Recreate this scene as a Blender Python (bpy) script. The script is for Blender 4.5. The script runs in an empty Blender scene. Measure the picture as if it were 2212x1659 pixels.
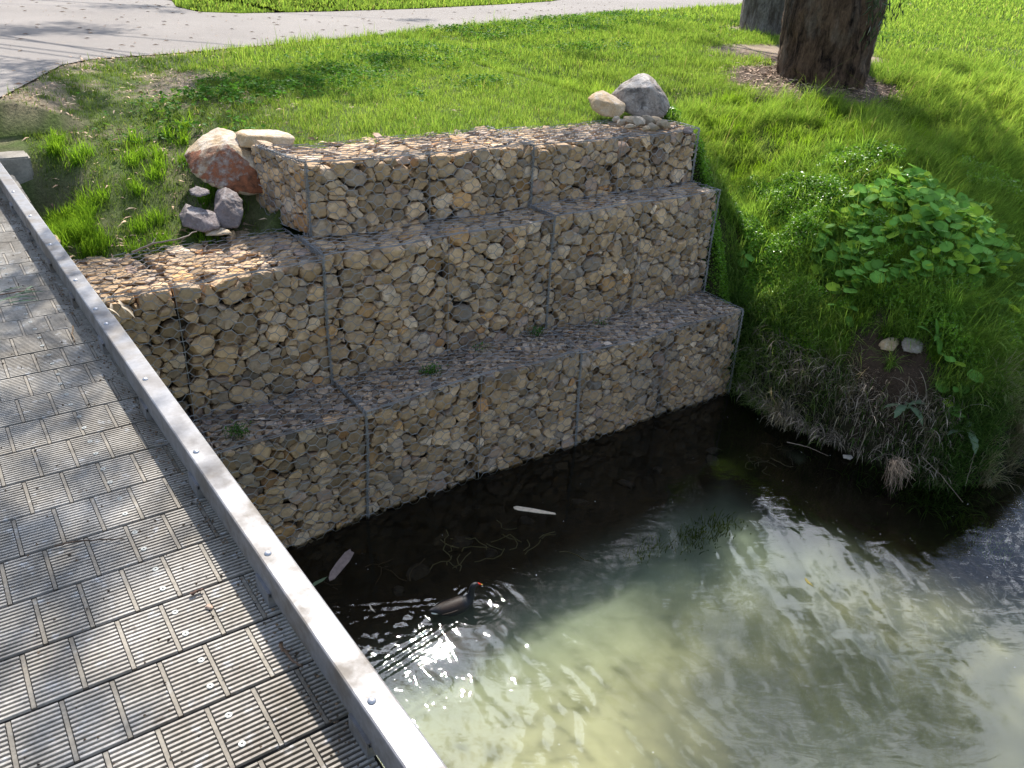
import bpy, bmesh, math, random
import numpy as np
from mathutils import Vector, Matrix

R = math.radians
C = bpy.context.scene.collection
sc = bpy.context.scene

# ------------------------------------------------------------------ camera
CAM = np.array([-2.11877, -4.62797, 3.80939])
PITCH, YAW, ROLL, FD = R(27.743), R(36.337), R(2.9987), 1775.45      # focal length in px of a 2212 px wide frame
_fw = np.array([math.sin(YAW) * math.cos(PITCH), math.cos(YAW) * math.cos(PITCH), -math.sin(PITCH)])
_r = np.cross(_fw, [0, 0, 1]); _r /= np.linalg.norm(_r); _u = np.cross(_r, _fw)
RT = math.cos(ROLL) * _r + math.sin(ROLL) * _u
UP = -math.sin(ROLL) * _r + math.cos(ROLL) * _u
cam_data = bpy.data.cameras.new('camera'); cam = bpy.data.objects.new('camera', cam_data); C.objects.link(cam)
M = Matrix.Identity(4)
for i in range(3):
    M[i][0], M[i][1], M[i][2], M[i][3] = RT[i], UP[i], -_fw[i], CAM[i]
cam.matrix_world = M
cam_data.sensor_width = 36; cam_data.lens = 36 * FD / 2212
cam_data.clip_start = 0.05; cam_data.clip_end = 2000
sc.camera = cam

def at(u, v, val, axis=2):
    """a measured point of the site: where the sight line through (u, v) meets the plane z (or x, y) = val"""
    d = _fw * FD + RT * (u - 1106) - UP * (v - 829.5)
    t = (val - CAM[axis]) / d[axis]
    return CAM + d * t

# ------------------------------------------------------------------ world and sun
SUN_AZ, SUN_EL = R(30.2), R(45.2)
SDIR = np.array([math.sin(SUN_AZ) * math.cos(SUN_EL), math.cos(SUN_AZ) * math.cos(SUN_EL), math.sin(SUN_EL)])
world = bpy.data.worlds.new('World'); sc.world = world; world.use_nodes = True
wn = world.node_tree; wn.nodes.clear()
def N(nt, typ, **kw):
    n = nt.nodes.new(typ)
    for k, v in kw.items():
        if k == 'ins':
            for a, b in v.items(): n.inputs[a].default_value = b
        else: setattr(n, k, v)
    return n
out = N(wn, 'ShaderNodeOutputWorld'); bg = N(wn, 'ShaderNodeBackground', ins={'Strength': 0.125})
sky = N(wn, 'ShaderNodeTexSky', sky_type='NISHITA', sun_disc=False, sun_elevation=SUN_EL, sun_rotation=SUN_AZ)
tc = N(wn, 'ShaderNodeTexCoord')
mp = N(wn, 'ShaderNodeMapping', ins={'Scale': (1, 1, 1.9), 'Location': (0.35, 0.1, 0)})
nz = N(wn, 'ShaderNodeTexNoise', ins={'Scale': 2.1, 'Detail': 9, 'Roughness': 0.62})
rp = N(wn, 'ShaderNodeValToRGB'); rp.color_ramp.elements[0].position = 0.55; rp.color_ramp.elements[1].position = 0.66
mx = N(wn, 'ShaderNodeMixRGB', ins={'Color2': (14, 15, 17, 1)})
L = wn.links.new
L(tc.outputs['Generated'], mp.inputs[0]); L(mp.outputs[0], nz.inputs[0]); L(nz.outputs[0], rp.inputs[0])
L(rp.outputs[0], mx.inputs[0]); L(sky.outputs[0], mx.inputs[1])
# bright cloud patches added where the water mirrors the sky
last = mx.outputs[0]
nz2 = N(wn, 'ShaderNodeTexNoise', ins={'Scale': 9.0, 'Detail': 8, 'Roughness': 0.62}); L(tc.outputs['Generated'], nz2.inputs[0])
for az, el, w, amp in ((71, 39, .040, 21.0), (31, 52, .014, 34.0), (18, 46, .008, 34.0)):
    dv = (math.sin(R(az)) * math.cos(R(el)), math.cos(R(az)) * math.cos(R(el)), math.sin(R(el)))
    nrm = N(wn, 'ShaderNodeVectorMath', operation='NORMALIZE'); L(tc.outputs['Generated'], nrm.inputs[0])
    dt = N(wn, 'ShaderNodeVectorMath', operation='DOT_PRODUCT', ins={1: dv}); L(nrm.outputs[0], dt.inputs[0])
    mr = N(wn, 'ShaderNodeMapRange', interpolation_type='SMOOTHSTEP', ins={1: 1 - w * 1.6, 2: 1 - w * .3, 3: -.30, 4: .12}); L(dt.outputs['Value'], mr.inputs[0])
    ad = N(wn, 'ShaderNodeMath', operation='ADD'); L(mr.outputs[0], ad.inputs[0]); L(nz2.outputs[0], ad.inputs[1])
    r2 = N(wn, 'ShaderNodeMapRange', interpolation_type='SMOOTHSTEP', ins={1: .56, 2: .64, 3: 0, 4: 1}); L(ad.outputs[0], r2.inputs[0])
    m2 = N(wn, 'ShaderNodeMixRGB', ins={'Color2': (amp * .90, amp * .95, amp * 1.05, 1)}); L(r2.outputs[0], m2.inputs[0]); L(last, m2.inputs[1]); last = m2.outputs[0]
L(last, bg.inputs[0]); L(bg.outputs[0], out.inputs[0])
sun_data = bpy.data.lights.new('sun', 'SUN'); sun_data.energy = 5.0; sun_data.angle = R(0.53); sun_data.color = (1, 0.955, 0.88)
sun = bpy.data.objects.new('sun', sun_data); C.objects.link(sun)
sun.rotation_euler = Vector(SDIR).to_track_quat('Z', 'Y').to_euler()
sun.location = (8, 14, 16)
sc.view_settings.view_transform = 'Standard'; sc.view_settings.look = 'None'
sc.view_settings.exposure = 0.95; sc.view_settings.gamma = 1
sc.render.engine = 'CYCLES'
try:
    sc.cycles.use_denoising = True; sc.cycles.denoiser = 'OPENIMAGEDENOISE'
    sc.cycles.max_bounces = 7; sc.cycles.transparent_max_bounces = 10; sc.cycles.caustics_reflective = False; sc.cycles.caustics_refractive = False
    sc.cycles.sample_clamp_indirect = 4
except Exception: pass

rng = np.random.default_rng(7)
random.seed(5)

# ------------------------------------------------------------------ helpers
def tagp(o, label=None, cat=None, group=None, kind=None):
    if label: o['label'] = label
    if cat: o['category'] = cat
    if group: o['group'] = group
    if kind: o['kind'] = kind
    return o
def empty(name, loc, label, cat, group=None):
    o = bpy.data.objects.new(name, None); C.objects.link(o); o.location = loc; o.empty_display_size = 0.1
    return tagp(o, label, cat, group)
def vn(P, seed=0):
    """smooth value noise, P (...,3) -> 0..1"""
    P = np.asarray(P, float); i = np.floor(P).astype(np.int64); f = P - i; f = f * f * (3 - 2 * f)
    def h(a, b, c):
        n = (a * 374761393 + b * 668265263 + c * 2147483647 + seed * 974634777) & 0xffffffff
        n = ((n ^ (n >> 13)) * 1274126177) & 0xffffffff
        n = ((n ^ (n >> 16)) * 2246822519) & 0xffffffff
        return ((n ^ (n >> 15)) & 0xffff) / 65535.0
    r = 0
    for dx in (0, 1):
        wx = f[..., 0] if dx else 1 - f[..., 0]
        for dy in (0, 1):
            wy = f[..., 1] if dy else 1 - f[..., 1]
            for dz in (0, 1):
                wz = f[..., 2] if dz else 1 - f[..., 2]
                r = r + wx * wy * wz * h(i[..., 0] + dx, i[..., 1] + dy, i[..., 2] + dz)
    return r
def fbm(P, seed=0, o=4):
    P = np.asarray(P, float); s = 0; a = 0.5; t = 0
    for k in range(o):
        s = s + a * vn(P * 2 ** k + k * 17.3, seed + k); t += a; a *= 0.5
    return s / t
def n2(x, y, sc_, seed=0, o=3):
    x, y = np.broadcast_arrays(np.asarray(x, float), np.asarray(y, float))
    return fbm(np.stack([x * sc_, y * sc_, np.zeros_like(x)], -1), seed, o)
def sst(a, b, x):
    t = np.clip((np.asarray(x, float) - a) / (b - a), 0, 1); return t * t * (3 - 2 * t)

def mesh_np(name, V, F, m, parent=None, col=None, smooth=False, extra=None):
    """V (n,3), F list of arrays of shape (k,3) or (k,4)"""
    V = np.asarray(V, np.float32)
    if parent is not None: V = V - np.array(parent.matrix_basis.translation, np.float32)
    if not isinstance(F, (list, tuple)): F = [F]
    F = [np.asarray(f, np.int32) for f in F if len(f)]
    me = bpy.data.meshes.new(name)
    me.vertices.add(len(V)); me.vertices.foreach_set('co', V.ravel())
    nl = sum(f.size for f in F); npoly = sum(len(f) for f in F)
    me.loops.add(nl); me.polygons.add(npoly)
    me.loops.foreach_set('vertex_index', np.concatenate([f.ravel() for f in F]))
    tot = np.concatenate([np.full(len(f), f.shape[1], np.int32) for f in F])
    st = np.concatenate([[0], np.cumsum(tot)[:-1]]).astype(np.int32)
    me.polygons.foreach_set('loop_start', st)
    try: me.polygons.foreach_set('loop_total', tot)
    except Exception: pass
    me.polygons.foreach_set('use_smooth', np.full(npoly, smooth, bool))
    if col is not None:
        a = me.attributes.new('col', 'FLOAT_COLOR', 'POINT')
        c = np.ones((len(V), 4), np.float32); c[:, :3] = col
        a.data.foreach_set('color', c.ravel())
    me.materials.append(m)
    me.update(calc_edges=True); me.validate()
    o = bpy.data.objects.new(name, me); C.objects.link(o)
    if parent is not None: o.parent = parent
    return o
class MB:
    def __init__(s): s.V = []; s.F3 = []; s.F4 = []; s.c = []; s.n = 0
    def add(s, V, F, col=None):
        V = np.asarray(V, float).reshape(-1, 3); F = np.asarray(F, int)
        (s.F3 if F.shape[1] == 3 else s.F4).append(F + s.n)
        s.V.append(V); s.c.append(np.broadcast_to(np.asarray(col if col is not None else (1, 1, 1), float), V.shape)); s.n += len(V)
    def box(s, x0, x1, y0, y1, z0, z1, col=None, inset=0.0):
        a = inset
        V = [(x0, y0, z0), (x1, y0, z0), (x1, y1, z0), (x0, y1, z0), (x0 + a, y0 + a, z1), (x1 - a, y0 + a, z1), (x1 - a, y1 - a, z1), (x0 + a, y1 - a, z1)]
        s.add(V, [(3, 2, 1, 0), (4, 5, 6, 7), (0, 1, 5, 4), (1, 2, 6, 5), (2, 3, 7, 6), (3, 0, 4, 7)], col)
    def tube(s, P, r, n=5, col=None, cap=True):
        P = np.asarray(P, float); m = len(P)
        r = np.broadcast_to(np.asarray(r, float), (m,))
        T = np.gradient(P, axis=0); T /= np.linalg.norm(T, axis=1, keepdims=True) + 1e-12
        ref = np.array([0.31, 0.17, 0.93])
        if abs(T[0] @ ref) > .9 * np.linalg.norm(ref): ref = np.array([1., .2, 0])
        A = np.cross(T, ref); A /= np.linalg.norm(A, axis=1, keepdims=True) + 1e-12; B = np.cross(T, A)
        a = np.arange(n) * 2 * np.pi / n
        V = P[:, None] + r[:, None, None] * (np.cos(a)[None, :, None] * A[:, None] + np.sin(a)[None, :, None] * B[:, None])
        i = np.arange(m - 1)[:, None] * n; j = np.arange(n)[None]; k = (j + 1) % n
        F = np.stack([i + j, i + n + j, i + n + k, i + k], -1).reshape(-1, 4)
        s.add(V.reshape(-1, 3), F, col)
    def build(s, name, m, parent=None, smooth=False):
        F = []
        if s.F3: F.append(np.concatenate(s.F3))
        if s.F4: F.append(np.concatenate(s.F4))
        return mesh_np(name, np.concatenate(s.V), F, m, parent, np.concatenate(s.c), smooth)

def segs_tubes(A, B, r, n=4):
    """many straight tubes between A and B (k,3)"""
    A = np.asarray(A, float); B = np.asarray(B, float); T = B - A; Ln = np.linalg.norm(T, axis=1, keepdims=True) + 1e-9; T = T / Ln
    ref = np.where(np.abs(T[:, 2:3]) > .9, np.array([[1., 0, 0]]), np.array([[0., 0, 1.]]))
    X = np.cross(T, ref); X /= np.linalg.norm(X, axis=1, keepdims=True); Y = np.cross(T, X)
    a = np.arange(n) * 2 * np.pi / n + .4
    ring = np.cos(a)[None, :, None] * X[:, None] + np.sin(a)[None, :, None] * Y[:, None]
    r = np.broadcast_to(np.asarray(r, float), (len(A),))[:, None, None]
    V = np.concatenate([A[:, None] + r * ring, B[:, None] + r * ring], 1)
    j = np.arange(n); k = (j + 1) % n
    f = np.stack([j, j + n, k + n, k], -1)
    F = (np.arange(len(A))[:, None, None] * 2 * n + f[None]).reshape(-1, 4)
    return V.reshape(-1, 3), F

# ------------------------------------------------------------------ materials
def mat(name):
    m = bpy.data.materials.new(name); m.use_nodes = True; nt = m.node_tree; nt.nodes.clear()
    o = N(nt, 'ShaderNodeOutputMaterial'); return m, nt, o
def noise_node(nt, scale, detail=4, rough=.55, coord='Object', vec_scale=None, dist=0):
    t = N(nt, 'ShaderNodeTexCoord'); n = N(nt, 'ShaderNodeTexNoise', ins={'Scale': scale, 'Detail': detail, 'Roughness': rough, 'Distortion': dist})
    src = t.outputs[coord]
    if vec_scale:
        mpp = N(nt, 'ShaderNodeMapping', ins={'Scale': vec_scale}); nt.links.new(src, mpp.inputs[0]); src = mpp.outputs[0]
    nt.links.new(src, n.inputs['Vector']); return n
def ramp(nt, src, p0, c0, p1, c1, extra=()):
    r = N(nt, 'ShaderNodeValToRGB'); e = r.color_ramp.elements
    e[0].position = p0; e[0].color = (*c0, 1); e[1].position = p1; e[1].color = (*c1, 1)
    for p, c in extra:
        q = e.new(p); q.color = (*c, 1)
    nt.links.new(src, r.inputs[0]); return r.outputs[0]
def mixc(nt, fac, a, b, mode='MIX'):
    m = N(nt, 'ShaderNodeMixRGB', blend_type=mode)
    for i, s in ((0, fac), (1, a), (2, b)):
        if isinstance(s, (int, float)): m.inputs[i].default_value = s
        elif isinstance(s, tuple): m.inputs[i].default_value = (*s, 1)
        else: nt.links.new(s, m.inputs[i])
    return m.outputs[0]
def attr(nt, name='col'):
    return N(nt, 'ShaderNodeAttribute', attribute_name=name).outputs['Color']
def principled(nt, o, color, rough=.8, bump=None, bump_s=.4, bump_d=.01, metal=0, spec=.5, rough_src=None):
    b = N(nt, 'ShaderNodeBsdfPrincipled', ins={'Roughness': rough, 'Metallic': metal, 'Specular IOR Level': spec})
    if isinstance(color, tuple): b.inputs['Base Color'].default_value = (*color, 1)
    else: nt.links.new(color, b.inputs['Base Color'])
    if rough_src is not None: nt.links.new(rough_src, b.inputs['Roughness'])
    if bump is not None:
        bm = N(nt, 'ShaderNodeBump', ins={'Strength': bump_s, 'Distance': bump_d}); nt.links.new(bump, bm.inputs['Height']); nt.links.new(bm.outputs[0], b.inputs['Normal'])
    nt.links.new(b.outputs[0], o.inputs[0]); return b

def stone_mat():
    m, nt, o = mat('limestone_rubble')
    a = attr(nt); n1 = noise_node(nt, 22, 5, .65); n2_ = noise_node(nt, 110, 3, .6); n3 = noise_node(nt, 9, 4, .6)
    c = mixc(nt, ramp(nt, n1.outputs[0], .3, (.15,) * 3, .72, (1,) * 3), mixc(nt, 1.0, a, (.62, .56, .50), 'MULTIPLY'), mixc(nt, 1.0, a, (1.12, 1.1, 1.06), 'MULTIPLY'))
    c = mixc(nt, ramp(nt, n3.outputs[0], .56, (0,) * 3, .68, (.55,) * 3), c, (.33, .20, .085))
    geo = N(nt, 'ShaderNodeNewGeometry'); sp = N(nt, 'ShaderNodeSeparateXYZ'); nt.links.new(geo.outputs['Position'], sp.inputs[0])
    ad = N(nt, 'ShaderNodeMath', operation='MULTIPLY_ADD', ins={1: .22}); nt.links.new(n3.outputs[0], ad.inputs[0]); nt.links.new(sp.outputs[2], ad.inputs[2])
    wet = ramp(nt, ad.outputs[0], .05, (.75,) * 3, .15, (0,) * 3)
    c = mixc(nt, wet, c, mixc(nt, .6, c, (.11, .10, .035)))
    add = N(nt, 'ShaderNodeMath', operation='ADD'); nt.links.new(n1.outputs[0], add.inputs[0]); nt.links.new(n2_.outputs[0], add.inputs[1])
    principled(nt, o, c, .88, add.outputs[0], .55, .008, spec=.3); return m
def wire_mat():
    m, nt, o = mat('galvanised_wire')
    n = noise_node(nt, 7, 3); c = ramp(nt, n.outputs[0], .35, (.15, .145, .14), .7, (.31, .303, .295))
    principled(nt, o, c, .5, metal=.15); return m
def leaf_mat(name, trans=.5, gloss=.12, mul=1.0):
    m, nt, o = mat(name); a = attr(nt)
    d = N(nt, 'ShaderNodeBsdfDiffuse'); t = N(nt, 'ShaderNodeBsdfTranslucent'); g = N(nt, 'ShaderNodeBsdfGlossy', ins={'Roughness': .42, 'Color': (1, 1, 1, 1)})
    ta = mixc(nt, 1.0, a, (1.15 * mul, 1.06 * mul, .7 * mul), 'MULTIPLY')
    nt.links.new(a, d.inputs[0]); nt.links.new(ta, t.inputs[0])
    ms = N(nt, 'ShaderNodeMixShader', ins={0: trans}); nt.links.new(d.outputs[0], ms.inputs[1]); nt.links.new(t.outputs[0], ms.inputs[2])
    fr = N(nt, 'ShaderNodeLayerWeight', ins={'Blend': gloss}); mg = N(nt, 'ShaderNodeMixShader')
    if gloss == 0: nt.links.new(ms.outputs[0], o.inputs[0]); return m
    sc_ = N(nt, 'ShaderNodeMath', operation='MULTIPLY', ins={1: .16}); nt.links.new(fr.outputs['Fresnel'], sc_.inputs[0]); nt.links.new(sc_.outputs[0], mg.inputs[0])
    nt.links.new(ms.outputs[0], mg.inputs[1]); nt.links.new(g.outputs[0], mg.inputs[2]); nt.links.new(mg.outputs[0], o.inputs[0]); return m
def simple(name, c0, c1, scale=8, rough=.85, bump=.4, detail=5, vec=None, d=.01, metal=0, p=(.35, .65), spec=.5):
    m, nt, o = mat(name); n = noise_node(nt, scale, detail, .6, vec_scale=vec)
    principled(nt, o, ramp(nt, n.outputs[0], p[0], c0, p[1], c1), rough, n.outputs[0], bump, d, metal, spec); return m
def attr_mat(name, rough=.85, bump_scale=40, bump=.3, spec=.3, d=.01):
    m, nt, o = mat(name); n = noise_node(nt, bump_scale, 4, .6)
    c = mixc(nt, 1.0, attr(nt), ramp(nt, n.outputs[0], .3, (.72,) * 3, .7, (1.15,) * 3), 'MULTIPLY')
    principled(nt, o, c, rough, n.outputs[0], bump, d, spec=spec); return m

M_STONE = stone_mat(); M_WIRE = wire_mat()
M_GRASS = leaf_mat('grass_blade', .55, .0, 1.15); M_LEAF = leaf_mat('broad_leaf', .45, .12); M_GUM = leaf_mat('gum_leaf', .3, .25)
M_DRY = attr_mat('dry_plant', .8, 30, .2)

def ground_mat():
    m, nt, o = mat('soil')
    a = attr(nt); n1 = noise_node(nt, 3, 6, .65); n2_ = noise_node(nt, 45, 4, .65)
    c = mixc(nt, 1.0, a, ramp(nt, n1.outputs[0], .3, (.6, .58, .55), .7, (1.15, 1.13, 1.1)), 'MULTIPLY')
    c = mixc(nt, 1.0, c, ramp(nt, n2_.outputs[0], .3, (.65,) * 3, .7, (1.2,) * 3), 'MULTIPLY')
    principled(nt, o, c, .95, n2_.outputs[0], .7, .02, spec=.15); return m
def path_mat():
    m, nt, o = mat('path_asphalt')
    n1 = noise_node(nt, .35, 5, .6); n2_ = noise_node(nt, 160, 2, .7); n3 = noise_node(nt, 7, 5, .7)
    c = ramp(nt, n1.outputs[0], .3, (.18, .16, .145), .7, (.24, .215, .195))
    c = mixc(nt, 1.0, c, ramp(nt, n2_.outputs[0], .3, (.72,) * 3, .7, (1.2,) * 3), 'MULTIPLY')
    c = mixc(nt, ramp(nt, n3.outputs[0], .58, (0,) * 3, .75, (.6,) * 3), c, (.30, .24, .18))
    principled(nt, o, c, .92, n2_.outputs[0], .5, .006, spec=.2); return m
def concrete_mat():
    m, nt, o = mat('weathered_concrete')
    n1 = noise_node(nt, 5, 6, .65); n2_ = noise_node(nt, 60, 3, .6)
    c = ramp(nt, n1.outputs[0], .3, (.15, .13, .105), .7, (.33, .30, .26))
    c = mixc(nt, 1.0, c, ramp(nt, n2_.outputs[0], .3, (.8,) * 3, .7, (1.1,) * 3), 'MULTIPLY')
    principled(nt, o, c, .9, n2_.outputs[0], .4, .006, spec=.25); return m
def rail_mat():
    m, nt, o = mat('galvanised_steel')
    n1 = noise_node(nt, 5.5, 5, .62); n2_ = noise_node(nt, 42, 4, .7); n3 = noise_node(nt, 2.2, 3, .5)
    c = ramp(nt, n2_.outputs[0], .3, (.135, .132, .138), .7, (.20, .197, .205))
    st = mixc(nt, 1.0, ramp(nt, n1.outputs[0], .42, (0,) * 3, .60, (1,) * 3), ramp(nt, n3.outputs[0], .35, (.5,) * 3, .55, (1,) * 3), 'MULTIPLY')
    c = mixc(nt, st, c, mixc(nt, n2_.outputs[0], (.075, .062, .05), (.14, .12, .102)))
    v = N(nt, 'ShaderNodeTexVoronoi', ins={'Scale': 55}); tcd = N(nt, 'ShaderNodeTexCoord'); nt.links.new(tcd.outputs['Object'], v.inputs['Vector'])
    c = mixc(nt, ramp(nt, v.outputs['Distance'], .06, (.5,) * 3, .13, (0,) * 3), c, (.10, .075, .05))
    rs = ramp(nt, n1.outputs[0], .4, (.42,) * 3, .7, (.75,) * 3)
    principled(nt, o, c, .5, n2_.outputs[0], .2, .003, metal=.15, rough_src=rs); return m
def deck_mat():
    m, nt, o = mat('ribbed_deck')
    geo = N(nt, 'ShaderNodeNewGeometry')
    def gn(s, d=4, r=.6, sc3=None):
        n = N(nt, 'ShaderNodeTexNoise', ins={'Scale': s, 'Detail': d, 'Roughness': r}); src = geo.outputs['Position']
        if sc3:
            q = N(nt, 'ShaderNodeMapping', ins={'Scale': sc3}); nt.links.new(src, q.inputs[0]); src = q.outputs[0]
        nt.links.new(src, n.inputs['Vector']); return n.outputs[0]
    big = gn(2.2, 5, .65); fine = gn(60, 4, .7); spots = gn(17, 5, .7, (1, 1, 1)); tint = gn(5, 4)
    base = ramp(nt, big, .34, (.125, .108, .085), .62, (.265, .245, .215))
    base = mixc(nt, 1.0, base, ramp(nt, tint, .3, (.85, .82, .78), .7, (1.15, 1.15, 1.17)), 'MULTIPLY')
    base = mixc(nt, 1.0, base, ramp(nt, fine, .3, (.7,) * 3, .7, (1.2,) * 3), 'MULTIPLY')
    base = mixc(nt, ramp(nt, spots, .58, (0,) * 3, .68, (.7,) * 3), base, (.37, .365, .36))
    base = mixc(nt, ramp(nt, gn(13, 5, .7), .63, (0,) * 3, .72, (.75,) * 3), base, (.075, .055, .04))
    a = attr(nt); c = mixc(nt, 1.0, base, a, 'MULTIPLY')
    principled(nt, o, c, .62, fine, .3, .003, spec=.4); return m
M_SOIL = ground_mat(); M_PATH = path_mat(); M_CONC = concrete_mat(); M_RAIL = rail_mat(); M_DECK = deck_mat()
M_STEEL = simple('bolt_steel', (.30, .30, .32), (.45, .45, .47), 30, .4, .1, metal=.7)
M_DARKSTEEL = simple('girder_steel', (.10, .10, .10), (.20, .19, .18), 12, .6, .2, metal=.3)

# ------------------------------------------------------------------ ground shape
TOE = np.array([(4.02, 1.0), (4.0, -.12), (3.93, -.5), (3.86, -.95), (3.93, -1.35), (4.08, -1.75), (4.28, -2.12), (4.62, -2.32), (5.2, -2.35), (6.2, -2.2), (8, -1.9), (12, -1.2), (20, 1), (40, 8)])
def toe_dist(x, y):
    x = np.asarray(x, float); y = np.asarray(y, float)
    best = np.full(x.shape, 1e9); sg = np.ones(x.shape)
    for a, b in zip(TOE[:-1], TOE[1:]):
        d = b - a; L2 = d @ d
        t = np.clip(((x - a[0]) * d[0] + (y - a[1]) * d[1]) / L2, 0, 1)
        px = x - (a[0] + t * d[0]); py = y - (a[1] + t * d[1]); dd = np.hypot(px, py)
        s = np.sign(d[0] * py - d[1] * px)
        m = dd < best - 1e-9; best = np.where(m, dd, best); sg = np.where(m, s, sg)
    return best * sg
PD = [-3, -.6, -.05, 0.0, .12, .3, .75, 1.5, 2.5, 4.0, 5.5, 8, 14, 400]
PZ = [-.6, -.5, -.3, -.06, .34, .74, 1.08, 1.5, 1.88, 2.2, 2.38, 2.5, 2.55, 2.55]
# path outline
def P2(lst, z=2.565): return [at(u, v, z)[:2] for u, v in lst]
near = P2([(0, 215), (60, 180), (130, 142), (200, 129), (350, 119), (500, 106), (700, 88), (900, 69), (1100, 50), (1300, 32), (1590, 12), (1800, -6)])
island = P2([(372, 3), (382, 16), (430, 27), (520, 30), (680, 27), (900, 20), (1080, 11), (1190, 4)])
path_poly = [(-4.2, 2.75), (-1.95, 2.85), (-1.8, 3.5)] + [tuple(q) for q in near] + [(48, 30), (44, 40), (27, 27)] + [tuple(q) for q in island[::-1]] + [(2.6, 17), (-2, 34), (-12, 60), (-20, 58), (-9, 30), (-6, 12), (-4.6, 6)]
PP = np.array(path_poly)
def inside(poly, x, y):
    x = np.asarray(x, float); y = np.asarray(y, float); r = np.zeros(x.shape, bool); n = len(poly)
    for i in range(n):
        x0, y0 = poly[i]; x1, y1 = poly[(i + 1) % n]
        c = ((y0 > y) != (y1 > y)); 
        with np.errstate(divide='ignore', invalid='ignore'):
            xi = (x1 - x0) * (y - y0) / (y1 - y0 + 1e-12) + x0
        r ^= c & (x < xi)
    return r
def edge_dist(poly, x, y):
    best = np.full(np.shape(x), 1e9); n = len(poly)
    for i in range(n):
        a = np.array(poly[i]); b = np.array(poly[(i + 1) % n]); d = b - a
        t = np.clip(((x - a[0]) * d[0] + (y - a[1]) * d[1]) / (d @ d + 1e-9), 0, 1)
        best = np.minimum(best, np.hypot(x - a[0] - t * d[0], y - a[1] - t * d[1]))
    return best
def H(x, y):
    x, y = np.broadcast_arrays(np.asarray(x, float), np.asarray(y, float))
    d = toe_dist(x, y)
    hb = np.interp(d + .10 * (n2(x, y, 1.3, 3) - .5) * np.clip(d, 0, 1), PD, PZ)
    hb = hb + (.20 * (n2(x, y, 1.1, 14) - .5) + .10 * (n2(x, y, 3.2, 15) - .5)) * sst(.1, .5, d) * (1 - sst(3.5, 6, d)) + .09 * (n2(x, y, 7, 16) - .5) * sst(.0, .2, d) * (1 - sst(1.5, 2.5, d))
    hr = np.interp(y, [-.4, -.02, .25, .5, .75, .95, 1.4, 1.9, 3.2, 5, 9], [-.4, .1, .7, 1.25, 1.8, 2.1, 2.3, 2.4, 2.44, 2.5, 2.55])
    # right beside the wall's end the soil leans on it
    wn_ = (1 - sst(4.05, 5.2, x)) * (y > -.4)
    hb = np.where(y > -.4, hb * (1 - wn_) + np.maximum(hb, hr) * wn_, hb)
    # lawn behind the wall
    hl = np.interp(y, [1.2, 1.35, 1.7, 2.3, 3.2, 4.2, 6.5], [1.80, 1.86, 1.98, 2.17, 2.35, 2.47, 2.55])
    hw = np.interp(y, [1.2, 1.5, 3.2, 5, 9], [2.37, 2.38, 2.44, 2.5, 2.55])
    wl = sst(-.45, .15, x); wl2 = sst(1.9, 3.4, y)
    hl = hl * (1 - wl) + hw * wl
    foot = (y < np.where(x < .05, 1.22, 1.36))
    hl = np.where(foot, -.5, hl)
    wr = sst(3.93, 4.03, x)
    h = hl * (1 - wr) + hb * wr
    # beyond the bridge on the left the bank is plain earth
    ho = np.interp(y, [-.5, -.1, .3, 1.2, 2.4, 3.2], [-.5, -.05, .5, 1.3, 2.0, 2.35])
    wo = 1 - sst(-2.55, -2.35, x)
    h = h * (1 - wo) + np.where(y > 3.2, h, ho) * wo
    h = h + .05 * (n2(x, y, .8, 11) - .5) * sst(0.3, 1.5, h) * (1 - sst(5, 6.5, y) * (x < 8)) + .03 * (n2(x, y, 4, 12) - .5) * (h > .1)
    pe = np.where(inside(path_poly, x, y), 0, edge_dist(path_poly, x, y)) if x.size else x
    wp = (1 - sst(.05, .7, pe)) * (y > 3.2); h = h * (1 - wp) + (2.568 - .02 * (pe <= 0)) * wp
    hol = np.exp(-(((x + .35) / .42) ** 2 + ((y - 1.38) / .34) ** 2) ** 2); h = np.where(h > 1.8, h * (1 - hol) + np.minimum(h, 1.86) * hol, h)
    hol = np.exp(-(((x + 1.6) / .42) ** 2 + ((y - 2.1) / .48) ** 2) ** 2); h = np.where(h > 1.8, h * (1 - hol) + np.minimum(h, 1.80) * hol, h)
    # opposite bank behind the viewer
    ob = np.interp(-y, [8.5, 9.0, 10.5, 13], [-.5, 0, 1.4, 2.4])
    return np.where(y < -8.5, ob, h)

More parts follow.
